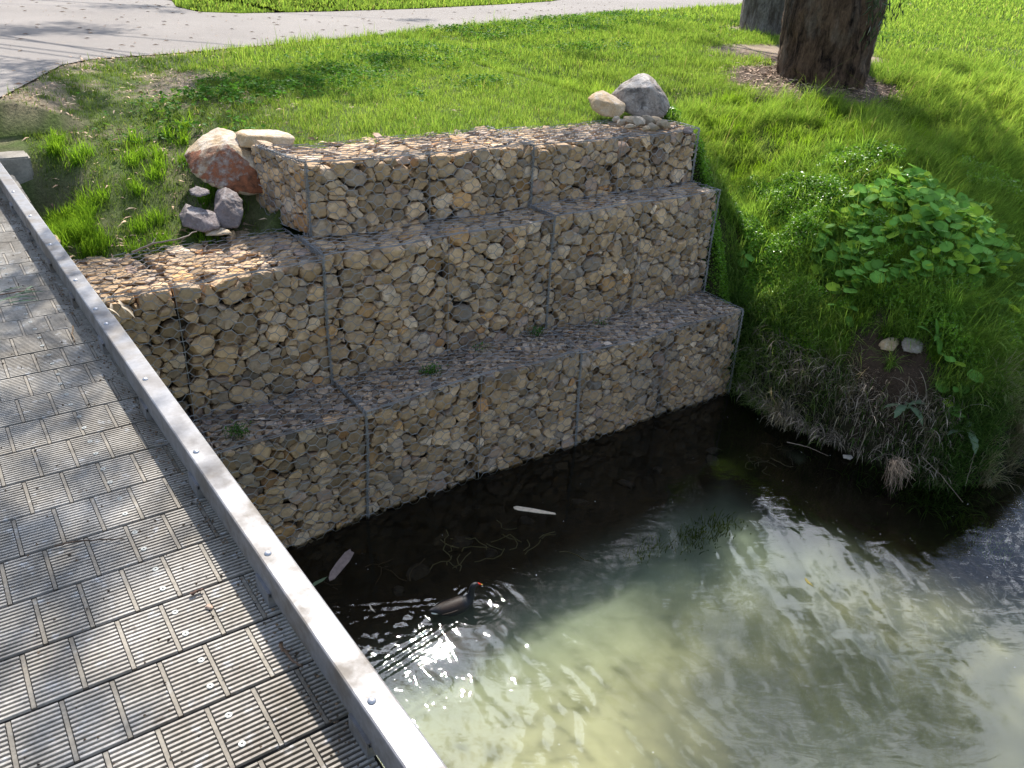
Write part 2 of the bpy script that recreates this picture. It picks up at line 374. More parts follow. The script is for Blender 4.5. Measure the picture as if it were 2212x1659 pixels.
def hit(u, v, lift=0.0):
    d = _fw * FD + RT * (u - 1106) - UP * (v - 829.5); d /= np.linalg.norm(d)
    t = np.arange(3.0, 30, .02); P = CAM + d * t[:, None]; hh = H(P[:, 0], P[:, 1]); k = np.argmax(P[:, 2] < hh + lift)
    return P[k]
CLEAR = [hit(2025, 730), hit(1960, 880), hit(2085, 930), hit(2010, 905)]
SCARS = [(hit(1885, 775), .30, .42), (hit(1800, 640), .12, .30), (hit(1960, 800), .25, .3)]
TREE = at(1772, 160, 2.40)            # foot of the big front trunk
TREE2 = at(1684, 76, 2.46)            # foot of the trunk behind
def bare(x, y):
    """0..1: how bare the soil is"""
    x, y = np.broadcast_arrays(np.asarray(x, float), np.asarray(y, float))
    n = n2(x, y, 1.7, 21); n_ = n2(x, y, 5, 22)
    b = sst(.50, .58, n * .45 + n_ * .30 + n2(x, y, 14, 23, 2) * .25) * (1 - sst(.2, 1.3, x)) * sst(2.6, 3.4, y) * (y < 9) * (x > -3) * .86
    b = np.maximum(b, (1 - sst(.03, .22, edge_dist(PP, x, y))) * .75 * (x < 2.0))
    b = np.maximum(b, .3 * sst(.5, .62, n_ ) * (1 - sst(-.2, .1, x)) * (y > 1.1) * (y < 3.2))
    dt = np.hypot((x - TREE[0] + .15) * .75, (y - TREE[1] + .1)); dt2 = np.hypot(x - TREE2[0], y - TREE2[1])
    dm = np.hypot((x - (TREE[0] * .6 + TREE2[0] * .4)) * .6, (y - (TREE[1] * .6 + TREE2[1] * .4)) * 1)
    b = np.maximum(b, 1 - sst(1.0, 1.35, dt + .5 * (n_ - .5))); b = np.maximum(b, 1 - sst(1.0, 1.5, dt2 + .5 * (n_ - .5)))
    b = np.maximum(b, 1 - sst(.9, 1.5, dm + .5 * (n_ - .5)))
    # eroded scar on the bank
    for sc_, sx, sy in SCARS:
        ds = np.hypot((x - sc_[0]) / sx, (y - sc_[1]) / sy); b = np.maximum(b, (1 - sst(.6, 1.2, ds + 1.3 * (n_ - .5))))
    return b

def grid(xs, ys):
    X, Y = np.meshgrid(xs, ys); nx, ny = len(xs), len(ys)
    i = np.arange(ny - 1)[:, None] * nx + np.arange(nx - 1)[None]
    F = np.stack([i, i + 1, i + nx + 1, i + nx], -1).reshape(-1, 4)
    return X, Y, F
xs = np.concatenate([[-300, -150, -80, -40, -20, -12, -8, -6, -5], np.arange(-4.5, 3.8, .14), np.arange(3.8, 6.2, .04), np.arange(6.2, 15, .2), [16, 18, 20, 24, 30, 40, 60, 100, 200, 400]])
ys = np.concatenate([[-300, -150, -80, -40, -25, -18, -14, -12, -10.5, -9.5, -9, -8.5], np.arange(-8, -2.8, .4), np.arange(-2.8, 2.0, .045), np.arange(2.0, 6, .1), np.arange(6, 14, .3), [15, 17, 20, 25, 32, 45, 70, 120, 250, 500]])
X, Y, F = grid(xs, ys); Z = H(X, Y)
bb = bare(X, Y)[..., None]; wet = (1 - sst(.1, 1.0, Z))[..., None]; wallside = ((X < 4) & (Y < 1.4))[..., None]
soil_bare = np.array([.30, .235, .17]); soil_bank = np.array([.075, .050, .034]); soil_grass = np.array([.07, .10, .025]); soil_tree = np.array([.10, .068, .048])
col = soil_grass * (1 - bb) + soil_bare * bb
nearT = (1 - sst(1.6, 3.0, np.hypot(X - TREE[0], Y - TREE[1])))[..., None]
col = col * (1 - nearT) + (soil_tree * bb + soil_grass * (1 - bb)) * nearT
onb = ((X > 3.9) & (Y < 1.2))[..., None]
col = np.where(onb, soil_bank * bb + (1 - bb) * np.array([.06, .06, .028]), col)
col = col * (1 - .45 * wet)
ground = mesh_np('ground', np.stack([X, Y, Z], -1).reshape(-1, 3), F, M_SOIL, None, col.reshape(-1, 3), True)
tagp(ground, 'sloping earth of the lawn and the creek bank', 'ground', kind='structure')

# path sheet
bm = bmesh.new()
vs = [bm.verts.new((x + .03 * (random.random() - .5) * (y < 16), y + .03 * (random.random() - .5) * (y < 16), 2.575)) for x, y in path_poly]
f = bm.faces.new(vs); bmesh.ops.triangulate(bm, faces=[f])
me = bpy.data.meshes.new('footpath'); bm.to_mesh(me); bm.free(); me.materials.append(M_PATH)
if me.polygons[0].normal.z < 0: me.flip_normals()
o = bpy.data.objects.new('footpath', me); C.objects.link(o)
tagp(o, 'pale grey asphalt footpath curving past the lawn', 'path', kind='structure')

# ------------------------------------------------------------------ creek
def bed_mat():
    m, nt, o = mat('creek_silt')
    a = attr(nt); n1 = noise_node(nt, 2.2, 5, .6); n2_ = noise_node(nt, 26, 4, .7)
    c = mixc(nt, 1.0, a, ramp(nt, n1.outputs[0], .3, (.82,) * 3, .7, (1.12,) * 3), 'MULTIPLY')
    s = N(nt, 'ShaderNodeBsdfPrincipled', ins={'Roughness': 1, 'Specular IOR Level': 0, 'Subsurface Weight': 1.0, 'Subsurface Scale': .22, 'Subsurface Radius': (1, 1, .8)})
    s.subsurface_method = 'BURLEY'
    nt.links.new(c, s.inputs['Base Color']); nt.links.new(s.outputs[0], o.inputs[0]); return m
def water_mat():
    m, nt, o = mat('creek_water')
    t = N(nt, 'ShaderNodeBsdfTransparent', ins={'Color': (.90, .93, .87, 1)}); g = N(nt, 'ShaderNodeBsdfGlossy', ins={'Roughness': .018, 'Color': (1, 1, 1, 1)})
    fr = N(nt, 'ShaderNodeFresnel', ins={'IOR': 1.38}); ms = N(nt, 'ShaderNodeMixShader')
    geo = N(nt, 'ShaderNodeNewGeometry')
    q = N(nt, 'ShaderNodeMapping', ins={'Scale': (1, 1, 1), 'Rotation': (0, 0, R(35))}); nt.links.new(geo.outputs['Position'], q.inputs[0])
    q2 = N(nt, 'ShaderNodeMapping', ins={'Scale': (1.0, 2.6, 1)}); nt.links.new(q.outputs[0], q2.inputs[0])
    a = N(nt, 'ShaderNodeTexNoise', ins={'Scale': 3.0, 'Detail': 4, 'Roughness': .5, 'Distortion': .8}); nt.links.new(q2.outputs[0], a.inputs['Vector'])
    b = N(nt, 'ShaderNodeBump', ins={'Strength': .22, 'Distance': .012}); nt.links.new(a.outputs[0], b.inputs['Height'])
    for x in (g, fr): nt.links.new(b.outputs[0], x.inputs['Normal'])
    nt.links.new(fr.outputs[0], ms.inputs[0]); nt.links.new(t.outputs[0], ms.inputs[1]); nt.links.new(g.outputs[0], ms.inputs[2]); nt.links.new(ms.outputs[0], o.inputs[0]); return m
M_BED = bed_mat(); M_WATER = water_mat()
xs = np.arange(-14, 16, .12); ys = np.concatenate([np.arange(-9.5, -.5, .08), np.arange(-.5, .3, .03)])
X, Y, F = grid(xs, ys)
td = toe_dist(X, Y)
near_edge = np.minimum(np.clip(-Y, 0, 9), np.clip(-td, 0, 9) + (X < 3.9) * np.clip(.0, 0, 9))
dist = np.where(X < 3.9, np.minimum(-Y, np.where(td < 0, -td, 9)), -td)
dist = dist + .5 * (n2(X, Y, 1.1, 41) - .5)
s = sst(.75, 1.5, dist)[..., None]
c_rubble_shade = np.array([.019, .014, .009]) * (.5 + n2(X, Y, 6, 44)[..., None])  # brown rubble, with the wall's shadow put into its colour
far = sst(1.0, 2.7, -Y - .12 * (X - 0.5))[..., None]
silt = np.array([.21, .245, .19]) * (1 - far) + np.array([.40, .375, .215]) * far  # outer silt painted brighter for sunlight scattered in the water
right_shade = sst(3.0, 4.6, X + .0 * Y)[..., None]  # tree shade on the right painted into the silt
silt = silt * (1 - right_shade) + np.array([.13, .125, .08]) * right_shade
col = c_rubble_shade * (1 - s) + silt * s
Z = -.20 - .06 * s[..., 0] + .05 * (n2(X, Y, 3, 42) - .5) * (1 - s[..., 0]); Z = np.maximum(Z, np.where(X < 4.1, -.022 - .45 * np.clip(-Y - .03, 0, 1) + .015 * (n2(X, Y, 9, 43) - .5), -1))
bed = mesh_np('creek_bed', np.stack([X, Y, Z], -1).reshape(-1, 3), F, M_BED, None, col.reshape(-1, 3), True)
tagp(bed, 'silt and rubble bottom of the creek, shade and lit water in its colour', 'creek bed', kind='structure')

DUCK = at(984, 1316, 0); _h = at(1030, 1292, 0) - at(946, 1318, 0); HEAD = _h[:2] / np.linalg.norm(_h[:2])
def ripples(X, Y):
    rx, ry = X - DUCK[0], Y - DUCK[1]
    s = -(rx * HEAD[0] + ry * HEAD[1]); t = rx * -HEAD[1] + ry * HEAD[0]
    z = .0028 * (n2(X * 1.6 + Y * .8, Y * 3 - X * .9, 2.4, 50, 3) - .5) * sst(1.2, 2.6, X) + .0035 * (n2(X * .6 + Y * .3, Y - X * .2, 2.2, 51, 3) - .5)
    # wake
    w = np.abs(t) - (.06 + s * .42)
    env = np.exp(-(w / (.05 + .10 * np.clip(s, 0, 4))) ** 2) * sst(.0, .3, s) * np.exp(-np.clip(s, 0, 9) / 1.3)
    z += .0034 * env * np.sin(w * 110 + s * 12)
    ins_ = sst(-.02, .12, s) * (1 - sst(.0, .10, w)) * np.exp(-np.clip(s, 0, 9) / 1.4)
    z += .0100 * ins_ * (n2(X, Y, 30, 52, 3) - .5)
    r = np.hypot(rx - .17 * HEAD[0], ry - .17 * HEAD[1])
    z += .0016 * np.exp(-((r - .14) / .08) ** 2) * np.sin(r * 150 + 3 * n2(X, Y, 9, 58)) * (s < .05) * (n2(X, Y, 8, 59) + .2)
    # breeze streaks on the open water
    g = sst(.50, .62, n2(X * .8, Y * .8, .9, 53)) * sst(1.1, 1.9, -Y)
    a = X * .55 + Y * .85; b = X * .85 - Y * .55
    z += .0048 * g * (n2(a * 4.5, b * 11, 1, 54, 3) - .5) * 2
    g3 = np.exp(-(((X - 2.5) / 1.3) ** 2 + ((Y + 2.6) / .9) ** 2)); z += .0075 * g3 * (n2(a * 3.2, b * 8, 1, 57, 3) - .5) * 2
    g2 = (1 - sst(.6, 1.4, np.hypot((X - .1), (Y + 2.1) * .7)))
    z += .0028 * g2 * (n2(X * 16, Y * 5 + X * 3, 1, 55, 3) - .5) * 2
    q = at(938, 1408, 0); rg = np.hypot(X - q[0], Y - q[1]); z = z * (1 - .93 * np.exp(-(rg / .13) ** 2))
    return z
xs = np.concatenate([np.arange(-14, -1.8, .3), np.arange(-1.8, 5.3, .015), np.arange(5.3, 16, .25)]); ys = np.concatenate([np.arange(-9.6, -4.4, .25), np.arange(-4.4, .25, .015)])
X, Y, F = grid(xs, ys)
water = mesh_np('creek_water', np.stack([X, Y, ripples(X, Y)], -1).reshape(-1, 3), F, M_WATER, None, None, True)
tagp(water, 'murky green creek water, dark beside the stone wall', 'water', kind='structure')

# ------------------------------------------------------------------ rocks
def ico(sub):
    bm = bmesh.new(); bmesh.ops.create_icosphere(bm, subdivisions=sub, radius=1)
    V = np.array([v.co[:] for v in bm.verts]); Fc = np.array([[v.index for v in f.verts] for f in bm.faces]); bm.free()
    return V / np.linalg.norm(V, axis=1, keepdims=True), Fc
ICO = {k: ico(k) for k in (1, 2, 3, 4, 5, 6)}
def softmin_rock(Nn, D, dirs, p=16):
    """rounded convex polyhedron: planes with unit normals Nn (k,3) at distance D (k)"""
    q = np.clip(dirs @ Nn.T / D[None], 1e-4, None)
    m = q.max(1, keepdims=True)
    return 1 / (m[:, 0] * ((q / m) ** p).sum(1) ** (1 / p))

PAL = np.array([(.33, .265, .185), (.37, .30, .215), (.31, .265, .205), (.38, .33, .265), (.36, .25, .135), (.295, .265, .235), (.27, .22, .19), (.44, .39, .325), (.20, .19, .18), (.29, .185, .10), (.34, .28, .20), (.31, .245, .165)])
PW = np.array([.24, .18, .14, .09, .035, .07, .06, .035, .012, .018, .08, .10]); PW = PW / PW.sum()

def warp(P):
    P = np.array(P, float)
    x, y, z = P[..., 0].copy(), P[..., 1].copy(), P[..., 2].copy()
    q = np.stack([x * 1.4, y * 1.4, z * 1.4], -1)
    P[..., 1] -= .05 * (vn(q, 61) - .5) + .012 * np.sin(x * np.pi) ** 2 * 1.5
    P[..., 2] += .05 * (vn(q * 1.3 + 7, 62) - .5) * sst(.2, .7, z)
    P[..., 0] += .03 * (vn(q + 3, 63) - .5)
    P[..., 0] -= .20 * np.clip(y - .86, 0, 1) * (1 - sst(.1, 1.2, x)) * (z > 1.895)
    return P

TILT_X = 0.0
def gabion(label, x0, x1, y0, y1, z0, z1, gr, topsp=.085, left_face=False, first=False, topdepth=None):
    cx = (x0 + x1) / 2
    root = empty('gabion_basket', (cx, (y0 + y1) / 2, z0), label, 'gabion', 'stone filled gabion baskets stepping down to the creek')
    Lx, Ly, Lz = x1 - x0, y1 - y0, z1 - z0
    # seeds
    def dart(n, lo, hi, rad):
        lo, hi = np.array(lo), np.array(hi); pts = []; rr = []; cell = {}
        k = rng.random((n, 3)) * (hi - lo) + lo; rads = rad * rng.uniform(.5, 1.42, n); g = rad * 1.3
        for P, q in zip(k, rads):
            c = tuple((P // g).astype(int)); ok = True
            for a in (-1, 0, 1):
                for b in (-1, 0, 1):
                    for d in (-1, 0, 1):
                        for (Q, w) in cell.get((c[0] + a, c[1] + b, c[2] + d), ()):
                            if (P[0] - Q[0]) ** 2 + (P[1] - Q[1]) ** 2 + (P[2] - Q[2]) ** 2 < ((q + w) * .5) ** 2: ok = False; break
                        if not ok: break
                    if not ok: break
                if not ok: break
            if ok: cell.setdefault(c, []).append((P, q)); pts.append(P); rr.append(q)
        return pts, rr
    fd = .19; S = []; RR = []; ZQ = 1.28
    z0, z1 = z0 * ZQ, z1 * ZQ
    a, b = dart(int(12000 * Lx / 2 * Lz), (x0, y0 + .02, z0), (x1, y0 + fd, z1 - .05), .100); S += a; RR += b
    tb = topdepth if topdepth else y1
    if topsp > .06: a, b = dart(int(7000 * Lx / 2), (x0, y0 + fd, z1 - .16), (x1, tb, z1 - .01), topsp); S += a; RR += b
    else:
        a, b = dart(int(26000 * Lx / 2), (x0, y0 + .03, z1 - .055), (x1, tb, z1 - .004), topsp); S += a; RR += b
        a, b = dart(int(3000 * Lx / 2), (x0, y0 + fd, z1 - .17), (x1, tb, z1 - .06), .09); S += a; RR += b
    if left_face:
        a, b = dart(4000, (x0 + .02, y0 + fd, z0), (x0 + fd, y1, z1 - .17), .085); S += a; RR += b
    S = np.array(S); RR = np.array(RR)
    D2 = ((S[:, None] - S[None]) ** 2).sum(-1)
    np.fill_diagonal(D2, 1e9)
    K = min(20, len(S) - 1)
    idx = np.argpartition(D2, K, axis=1)[:, :K]
    dirs, fc = ICO[2]
    rocks = []
    for i in range(len(S)):
        p = S[i]
        vis = p[1] < y0 + .13 or p[2] > z1 - .11 or (left_face and p[0] < x0 + .13)
        
        nb = idx[i]; d = np.sqrt(D2[i, nb]); nn = (S[nb] - p) / d[:, None]
        gap = rng.uniform(.0008, .0042)
        dd = (d * d + RR[i] ** 2 * .8 - RR[nb] ** 2 * .8) / (2 * d) - gap
        jt = lambda: rng.normal(0, .17, 3); xh = (x0 + x1) / 2; xa, xb = (x0, xh) if p[0] < xh else (xh, x1)
        bn = [(np.array([0, -1., 0]) + jt() * [1, .2, 1], p[1] - y0 - rng.uniform(-.006, .022)), (np.array([0, 0, 1.]) + jt() * [1.2, 1.2, .2], (z1 - p[2]) - rng.uniform(-.006, .026)),
              (np.array([-1., 0, 0]), p[0] - xa - .003), (np.array([1., 0, 0]), xb - p[0] - .003), (np.array([0, 0, -1.]), p[2] - z0 + .02), (np.array([0, 1., 0]), .13)]
        Nn = np.concatenate([nn] + [(v / np.linalg.norm(v))[None] for v, _ in bn]); Dd = np.concatenate([dd, [max(e, .004) for _, e in bn]])
        Dd = np.clip(Dd, .004, .085)
        # random extra chip plane
        ch = rng.normal(0, 1, (4, 3)); ch[:, 1] = -np.abs(ch[:, 1]); ch /= np.linalg.norm(ch, axis=1, keepdims=True)
        Nn = np.vstack([Nn, ch]); Dd = np.append(Dd, np.median(Dd) * rng.uniform(.75, 1.15, 4))
        dirs, fc = ICO[3] if vis else ICO[2]
        # elongate: rays measured from a centre shifted inward
        r = softmin_rock(Nn, Dd, dirs, 55)
        V = dirs * r[:, None]
        V = V * (1 + .09 * (vn(V * 45 + i * 3.1, 71)[:, None] - .5))
        ext = V.max(0) - V.min(0); face_area = ext[0] * (ext[2] if p[1] < y0 + .13 else ext[1] * .5)
        c = PAL[rng.choice(len(PAL), p=PW)] * rng.choice([.62, .85, 1, 1, 1.12, 1.28]) * rng.uniform(.88, 1.12) * np.array([1.46, 1.29, 1.14])
        if topsp < .06 and p[2] > z1 - .07: c = (c * .8 + np.array([.05, .052, .06])) * rng.uniform(.45, 1.35)
        V = V + p; V[:, 2] /= ZQ
        rocks.append((face_area if vis else 0, warp(V), c, fc))
    z0, z1 = z0 / ZQ, z1 / ZQ
    order = np.argsort([-r[0] for r in rocks])
    big = set(order[:100].tolist())
    mb = MB()
    for i, (ar, V, c, fc) in enumerate(rocks):
        if i in big:
            o = mesh_np('stone', V, fc, M_STONE, root, np.broadcast_to(c, V.shape))
        else: mb.add(V, fc, c)
    # dark core sheet: gap shade put into its colour, nothing shows through
    bx = MB(); q = .12
    gx = np.linspace(x0 + (.13 if left_face else .004), x1 - .004, 9)
    core = []
    for xx in gx:
        core += [(xx, y0 + q, z0), (xx, y0 + q, z1 - q * .75), (xx, tb - .01, z1 - q * .75), (xx, tb - .01, z0)]
    core = warp(np.array(core)); Fq = []
    for k in range(len(gx) - 1):
        for e in range(3): Fq.append((k * 4 + e, k * 4 + 4 + e, k * 4 + 5 + e, k * 4 + 1 + e))
    mb.add(core, Fq, (.045, .036, .028))
    mb.add(core[:4], [(0, 1, 2, 3)], (.045, .036, .028)); mb.add(core[-4:], [(3, 2, 1, 0)], (.045, .036, .028))
    o = mb.build('stone_fill', M_STONE, root); o['kind'] = 'stuff'
    # hexagonal mesh
    def hexes(U, Vv, fn):
        tw, dg, hh = .042, .033, .04
        px = tw + dg; A = []; B = []; RW = []
        nu = int(U / px) + 2; nv = int(Vv / hh) + 2
        def node(u, v): return (min(max(u, 0), U), min(max(v, 0), Vv))
        for i in range(-1, nu):
            off = (i % 2) * hh
            for j in range(-1, nv // 2 + 1):
                v = j * 2 * hh + off; u = i * px
                a_, b_ = (u, v), (u + tw, v)
                for p_, q_, w_ in ((a_, b_, 1), (b_, (u + px, v + hh), 0), (b_, (u + px, v - hh), 0)):
                    if max(p_[0], q_[0]) < 0 or min(p_[0], q_[0]) > U or max(p_[1], q_[1]) < 0 or min(p_[1], q_[1]) > Vv: continue
                    A.append(node(*p_)); B.append(node(*q_)); RW.append(w_)
        A = np.array(A); B = np.array(B); RW = np.array(RW)
        jit = lambda Q: Q + .012 * (np.stack([n2(Q[:, 0] * 6, Q[:, 1] * 6, 1, 81, 2), n2(Q[:, 0] * 6 + 9, Q[:, 1] * 6, 1, 82, 2)], -1) - .5) * 2
        return fn(jit(A)), fn(jit(B)), RW
    wm = MB()
    o_ = .007
    faces = [(Lx, Lz + .0, lambda Q: np.stack([x0 + Q[:, 0], np.full(len(Q), y0 - o_), z0 + Q[:, 1]], -1)),
             (Lx, tb - y0, lambda Q: np.stack([x0 + Q[:, 0], y0 + Q[:, 1], np.full(len(Q), z1 + o_)], -1))]
    if left_face: faces.append((Ly, Lz, lambda Q: np.stack([np.full(len(Q), x0 - o_), y0 + Q[:, 0], z0 + Q[:, 1]], -1)))
    for U, Vv, fn in faces:
        A, B, w = hexes(U, Vv, fn)
        k = (A[:, 2] > -.15) | (B[:, 2] > -.15); A, B, w = A[k], B[k], w[k]
        lift = lambda Q: warp(Q) + (np.array([0, -.010, .0]) if fn is faces[0][2] else (np.array([0, 0, .014]) if fn is faces[1][2] else np.array([-.008, 0, 0]))) * vn(Q * 9, 83)[:, None]
        V, Fc = segs_tubes(lift(A), lift(B), np.where(w > 0, .0038, .0025)); wm.add(V, Fc)
    def selv(P, r=.0032):
        P = np.array(P, float); n = max(3, int(np.linalg.norm(P[1] - P[0]) / .05)); t = np.linspace(0, 1, n)[:, None]
        wm.tube(warp(P[0] * (1 - t) + P[1] * t) + (rng.random((n, 3)) - .5) * .006, r, 5)
    e = .01
    selv([(x0, y0 - e, z1 + e), (x1, y0 - e, z1 + e)]); selv([(x0, y0 - e + .015, z1 + e), (x1, y0 - e + .02, z1 + e)], .0025)
    for xx in (x0, x1):
        selv([(xx, y0 - e, z1 + e), (xx, tb, z1 + e)]); selv([(xx, y0 - e, z0), (xx, y0 - e, z1 + e)])
    xm = (x0 + x1) / 2
    selv([(xm, y0 - e, z0), (xm, y0 - e, z1 + e)], .0028)
    wm.build('wire_mesh', M_WIRE, root)
    # spiral lacing along the joints
    lb = MB()
    def lace(P0, P1, r=.013):
        P0, P1 = np.array(P0, float), np.array(P1, float); Ln = np.linalg.norm(P1 - P0); n = int(Ln / .0045); t = np.linspace(0, 1, n)[:, None]
        base = warp(P0 * (1 - t) + P1 * t); T = (P1 - P0) / Ln
        A = np.cross(T, [0.3, 1, .2]); A /= np.linalg.norm(A); B = np.cross(T, A); ph = np.arange(n)[:, None] * .82
        rr = r * (.7 + .6 * vn(np.concatenate([t * Ln * 30, t * 0, t * 0], -1), 91)[:, None])
        lb.tube(base + rr * (np.cos(ph) * A + np.sin(ph) * B), .0030, 4)
        for s in (-.35, .4): lb.tube(base[::6] + A * r * s + (rng.random((len(base[::6]), 3)) - .5) * .006, .0034, 4)
    zz = max(z0, -.15)
    lace((x0, y0 - e, zz), (x0, y0 - e, z1 + e)); lace((x0, y0 - e, z1 + e), (x0, tb - .02, z1 + e))
    if x1 > 3.9: lace((x1, y0 - e, zz), (x1, y0 - e, z1 + e), .010)
    lb.build("lacing_wire", M_WIRE, root)
    return root

G1z, G2z, G3z = .915, 1.885, 2.42
gabion('lowest gabion basket by the bridge kerb, foot in dark water', -2.0, 0, 0, 1.0, -.22, G1z - .02, 1, .045, topdepth=.58)
gabion('lowest gabion basket in the middle of its row, with a green weed tuft on top', 0, 2, 0, 1.0, -.22, G1z, 1, .045, topdepth=.58)
gabion('lowest gabion basket at the right end, touching the overgrown creek bank', 2, 3.97, 0, 1.0, -.22, G1z - .03, 1, .045, topdepth=.58)
gabion('middle tier gabion basket beside the bridge kerb, its top in full sun', -2.02, -.01, .5, 1.28, G1z - .03, G2z - .03, 1, .075)
gabion('middle tier gabion basket directly under the tall free corner of the top tier', -.01, 1.99, .5, 1.28, G1z - .02, G2z, 1, .075, topdepth=.95)
gabion('middle tier gabion basket at the right end against green weeds', 1.99, 3.96, .5, 1.28, G1z - .03, G2z + .02, 1, .075, topdepth=.95)
gabion('top tier gabion basket with an open left side next to the rusty boulder', .05, 2.0, .86, 1.52, G2z + .02, G3z + .01, 1, .075, True)
gabion('top tier gabion basket at the right end below the two lawn boulders', 2.0, 3.95, .86, 1.50, G2z + .03, G3z - .02, 1, .075)

# ------------------------------------------------------------------ footbridge
bridge = empty('footbridge', (-2.9, -2.8, 2.1), 'footbridge of ribbed grey deck planks edged by a low galvanised kerb rail', 'footbridge')
DZ = 2.175
ZR = 2.30
def rx(y): return -1.612 - .0235 * (y + 2.8)      # inner top edge of the kerb rail
PITCHY = .2063
def plank(off, k):
    """one deck plank, local coordinates: rib direction along x, y from 0 to PITCHY"""
    mb = MB(); X0, X1 = -4.3, -1.585
    mb.box(X0, X1, .0015, PITCHY - .0015, DZ - .05, DZ - .0085, (.09, .08, .07))
    per = .1122; nr = 14; rp_ = (PITCHY - .0065) / nr
    x = X1 + .0785 - off
    while x - per > X0 - per:
        a, b = x - per + .0115, x
        a = max(a, X0); b = min(b, X1)
        if a >= b: x -= per; continue
        for i in range(nr):
            y = .003 + i * rp_ + rp_ * .22
            if b > a: mb.box(a + rng.uniform(0, .001), b - rng.uniform(0, .001), y, y + rp_ * .56, DZ - .009, DZ, (1.35, 1.36, 1.36), .0008)
        if a - .0115 > X0: mb.box(a - .0105, a - .001, .006, PITCHY - .006, DZ - .009, DZ - .0022, (.82, .78, .70))
        x -= per
    if off > .02: 
        pass
    return mb
vars_ = []
for k, off in enumerate((.030, .086)):
    mb = plank(off, k); F = [np.concatenate(mb.F4)]
    vars_.append((np.concatenate(mb.V), F, np.concatenate(mb.c)))
y_first = -2.703 - PITCHY * 9
def screw_mesh():
    s = MB(); a = np.arange(12) * 2 * np.pi / 12
    r1 = np.stack([.0085 * np.cos(a), .0085 * np.sin(a), 0 * a + .0015], -1); r2 = r1 * [.32, .32, 1] ; r3 = r2 + [0, 0, -.003]; r0 = r1 * [1, 1, 0] - [0, 0, .006]
    V = np.concatenate([r0, r1, r2, r3, [[0, 0, -.003]]]); Fq = []
    for l in range(3):
        for i in range(12): Fq.append((l * 12 + i, l * 12 + (i + 1) % 12, (l + 1) * 12 + (i + 1) % 12, (l + 1) * 12 + i))
    s.add(V, Fq, (1, 1, 1)); n0 = 48
    s.F3.append(np.array([(36 + i, 36 + (i + 1) % 12, n0) for i in range(12)]))
    return s
M_SCREW = simple('screw_zinc', (.16, .17, .16), (.27, .28, .27), 60, .5, .1, metal=.3)
base_scr = None
for j in range(34):
    y0 = y_first + j * PITCHY
    V, F, c = vars_[j % 2]
    me_name = 'deck_plank'
    if j < 2:
        o = mesh_np(me_name, V, F, M_DECK, None, c); vars_[j % 2] = (o.data, None, None); first = o; o.parent = bridge
        o.location = Vector((0, y0, 0)) - bridge.location
    else:
        o = bpy.data.objects.new(me_name, vars_[j % 2][0]); C.objects.link(o); o.parent = bridge; o.location = Vector((0, y0, 0)) - bridge.location
    o.location.z += rng.uniform(-.0012, .0012)
    if j < 30:
        for dy in (.055, .150):
            if base_scr is None:
                s = screw_mesh().build('deck_screw', M_SCREW, None); base_scr = s
            else: s = bpy.data.objects.new('deck_screw', base_scr.data); C.objects.link(s)
            s.parent = o; s.location = (-1.838 - .0235 * (y0 + 3) * .7 + rng.uniform(-.004, .004), dy, DZ + .0004)
# kerb rail: two lapping lengths of folded section
def rail(y0, y1, grow, name='kerb_rail'):
    bm = bmesh.new(); w = .0735 + grow * 2; z1 = ZR + grow; z0 = ZR - .088
    n = 12; rings = []
    prof = [(0, z0), (0, z1 - .006), (.0018, z1 - .0018), (.006, z1), (w - .006, z1), (w - .0018, z1 - .0018), (w, z1 - .006), (w, z0), (w - .005, z0), (w - .005, z1 - .008), (.005, z1 - .008), (.005, z0)]
    ysr = np.linspace(y0, y1, n)
    for yy in ysr:
        rings.append([bm.verts.new((rx(yy) - grow + a, yy, z)) for a, z in prof])
    m_ = len(prof)
    for a, b in zip(rings[:-1], rings[1:]):
        for i in range(m_): bm.faces.new((a[i], a[(i + 1) % m_], b[(i + 1) % m_], b[i]))
    bm.faces.new(rings[0]); bm.faces.new(rings[-1][::-1])
    bmesh.ops.recalc_face_normals(bm, faces=bm.faces)
    for v in bm.verts: v.co -= bridge.location
    me = bpy.data.meshes.new(name); bm.to_mesh(me); bm.free(); me.materials.append(M_RAIL)
    o = bpy.data.objects.new(name, me); C.objects.link(o); o.parent = bridge; return o
r_near = rail(-5.2, -.885, .0022); r_far = rail(-.880, 2.40, 0)
def dome():
    s = MB(); n = 14; rings = []
    for k in range(5):
        t = k / 4 * math.pi / 2; rr = .0105 * math.cos(t); zz = .0065 * math.sin(t)
        a = np.arange(n) * 2 * np.pi / n; rings.append(np.stack([rr * np.cos(a), rr * np.sin(a), 0 * a + zz], -1))
    V = np.concatenate([rings[0] - [0, 0, .003]] + rings); Fq = []
    for l in range(5):
        for i in range(n): Fq.append((l * n + i, l * n + (i + 1) % n, (l + 1) * n + (i + 1) % n, (l + 1) * n + i))
    s.add(V, Fq); return s
b0 = None
for yb in (-4.63, -4.02, -3.417, -2.807, -2.191, -1.588, -.983, -.785, -.372, .245, .841, 1.44, 2.05):
    par = r_near if yb < -.885 else r_far
    if b0 is None: s = dome().build('bolt_head', M_STEEL, None, True); b0 = s
    else: s = bpy.data.objects.new('bolt_head', b0.data); C.objects.link(s)
    s.parent = par; s.location = Vector((rx(yb) + .024, yb, ZR + (.0024 if yb < -.885 else .0003))) - bridge.location
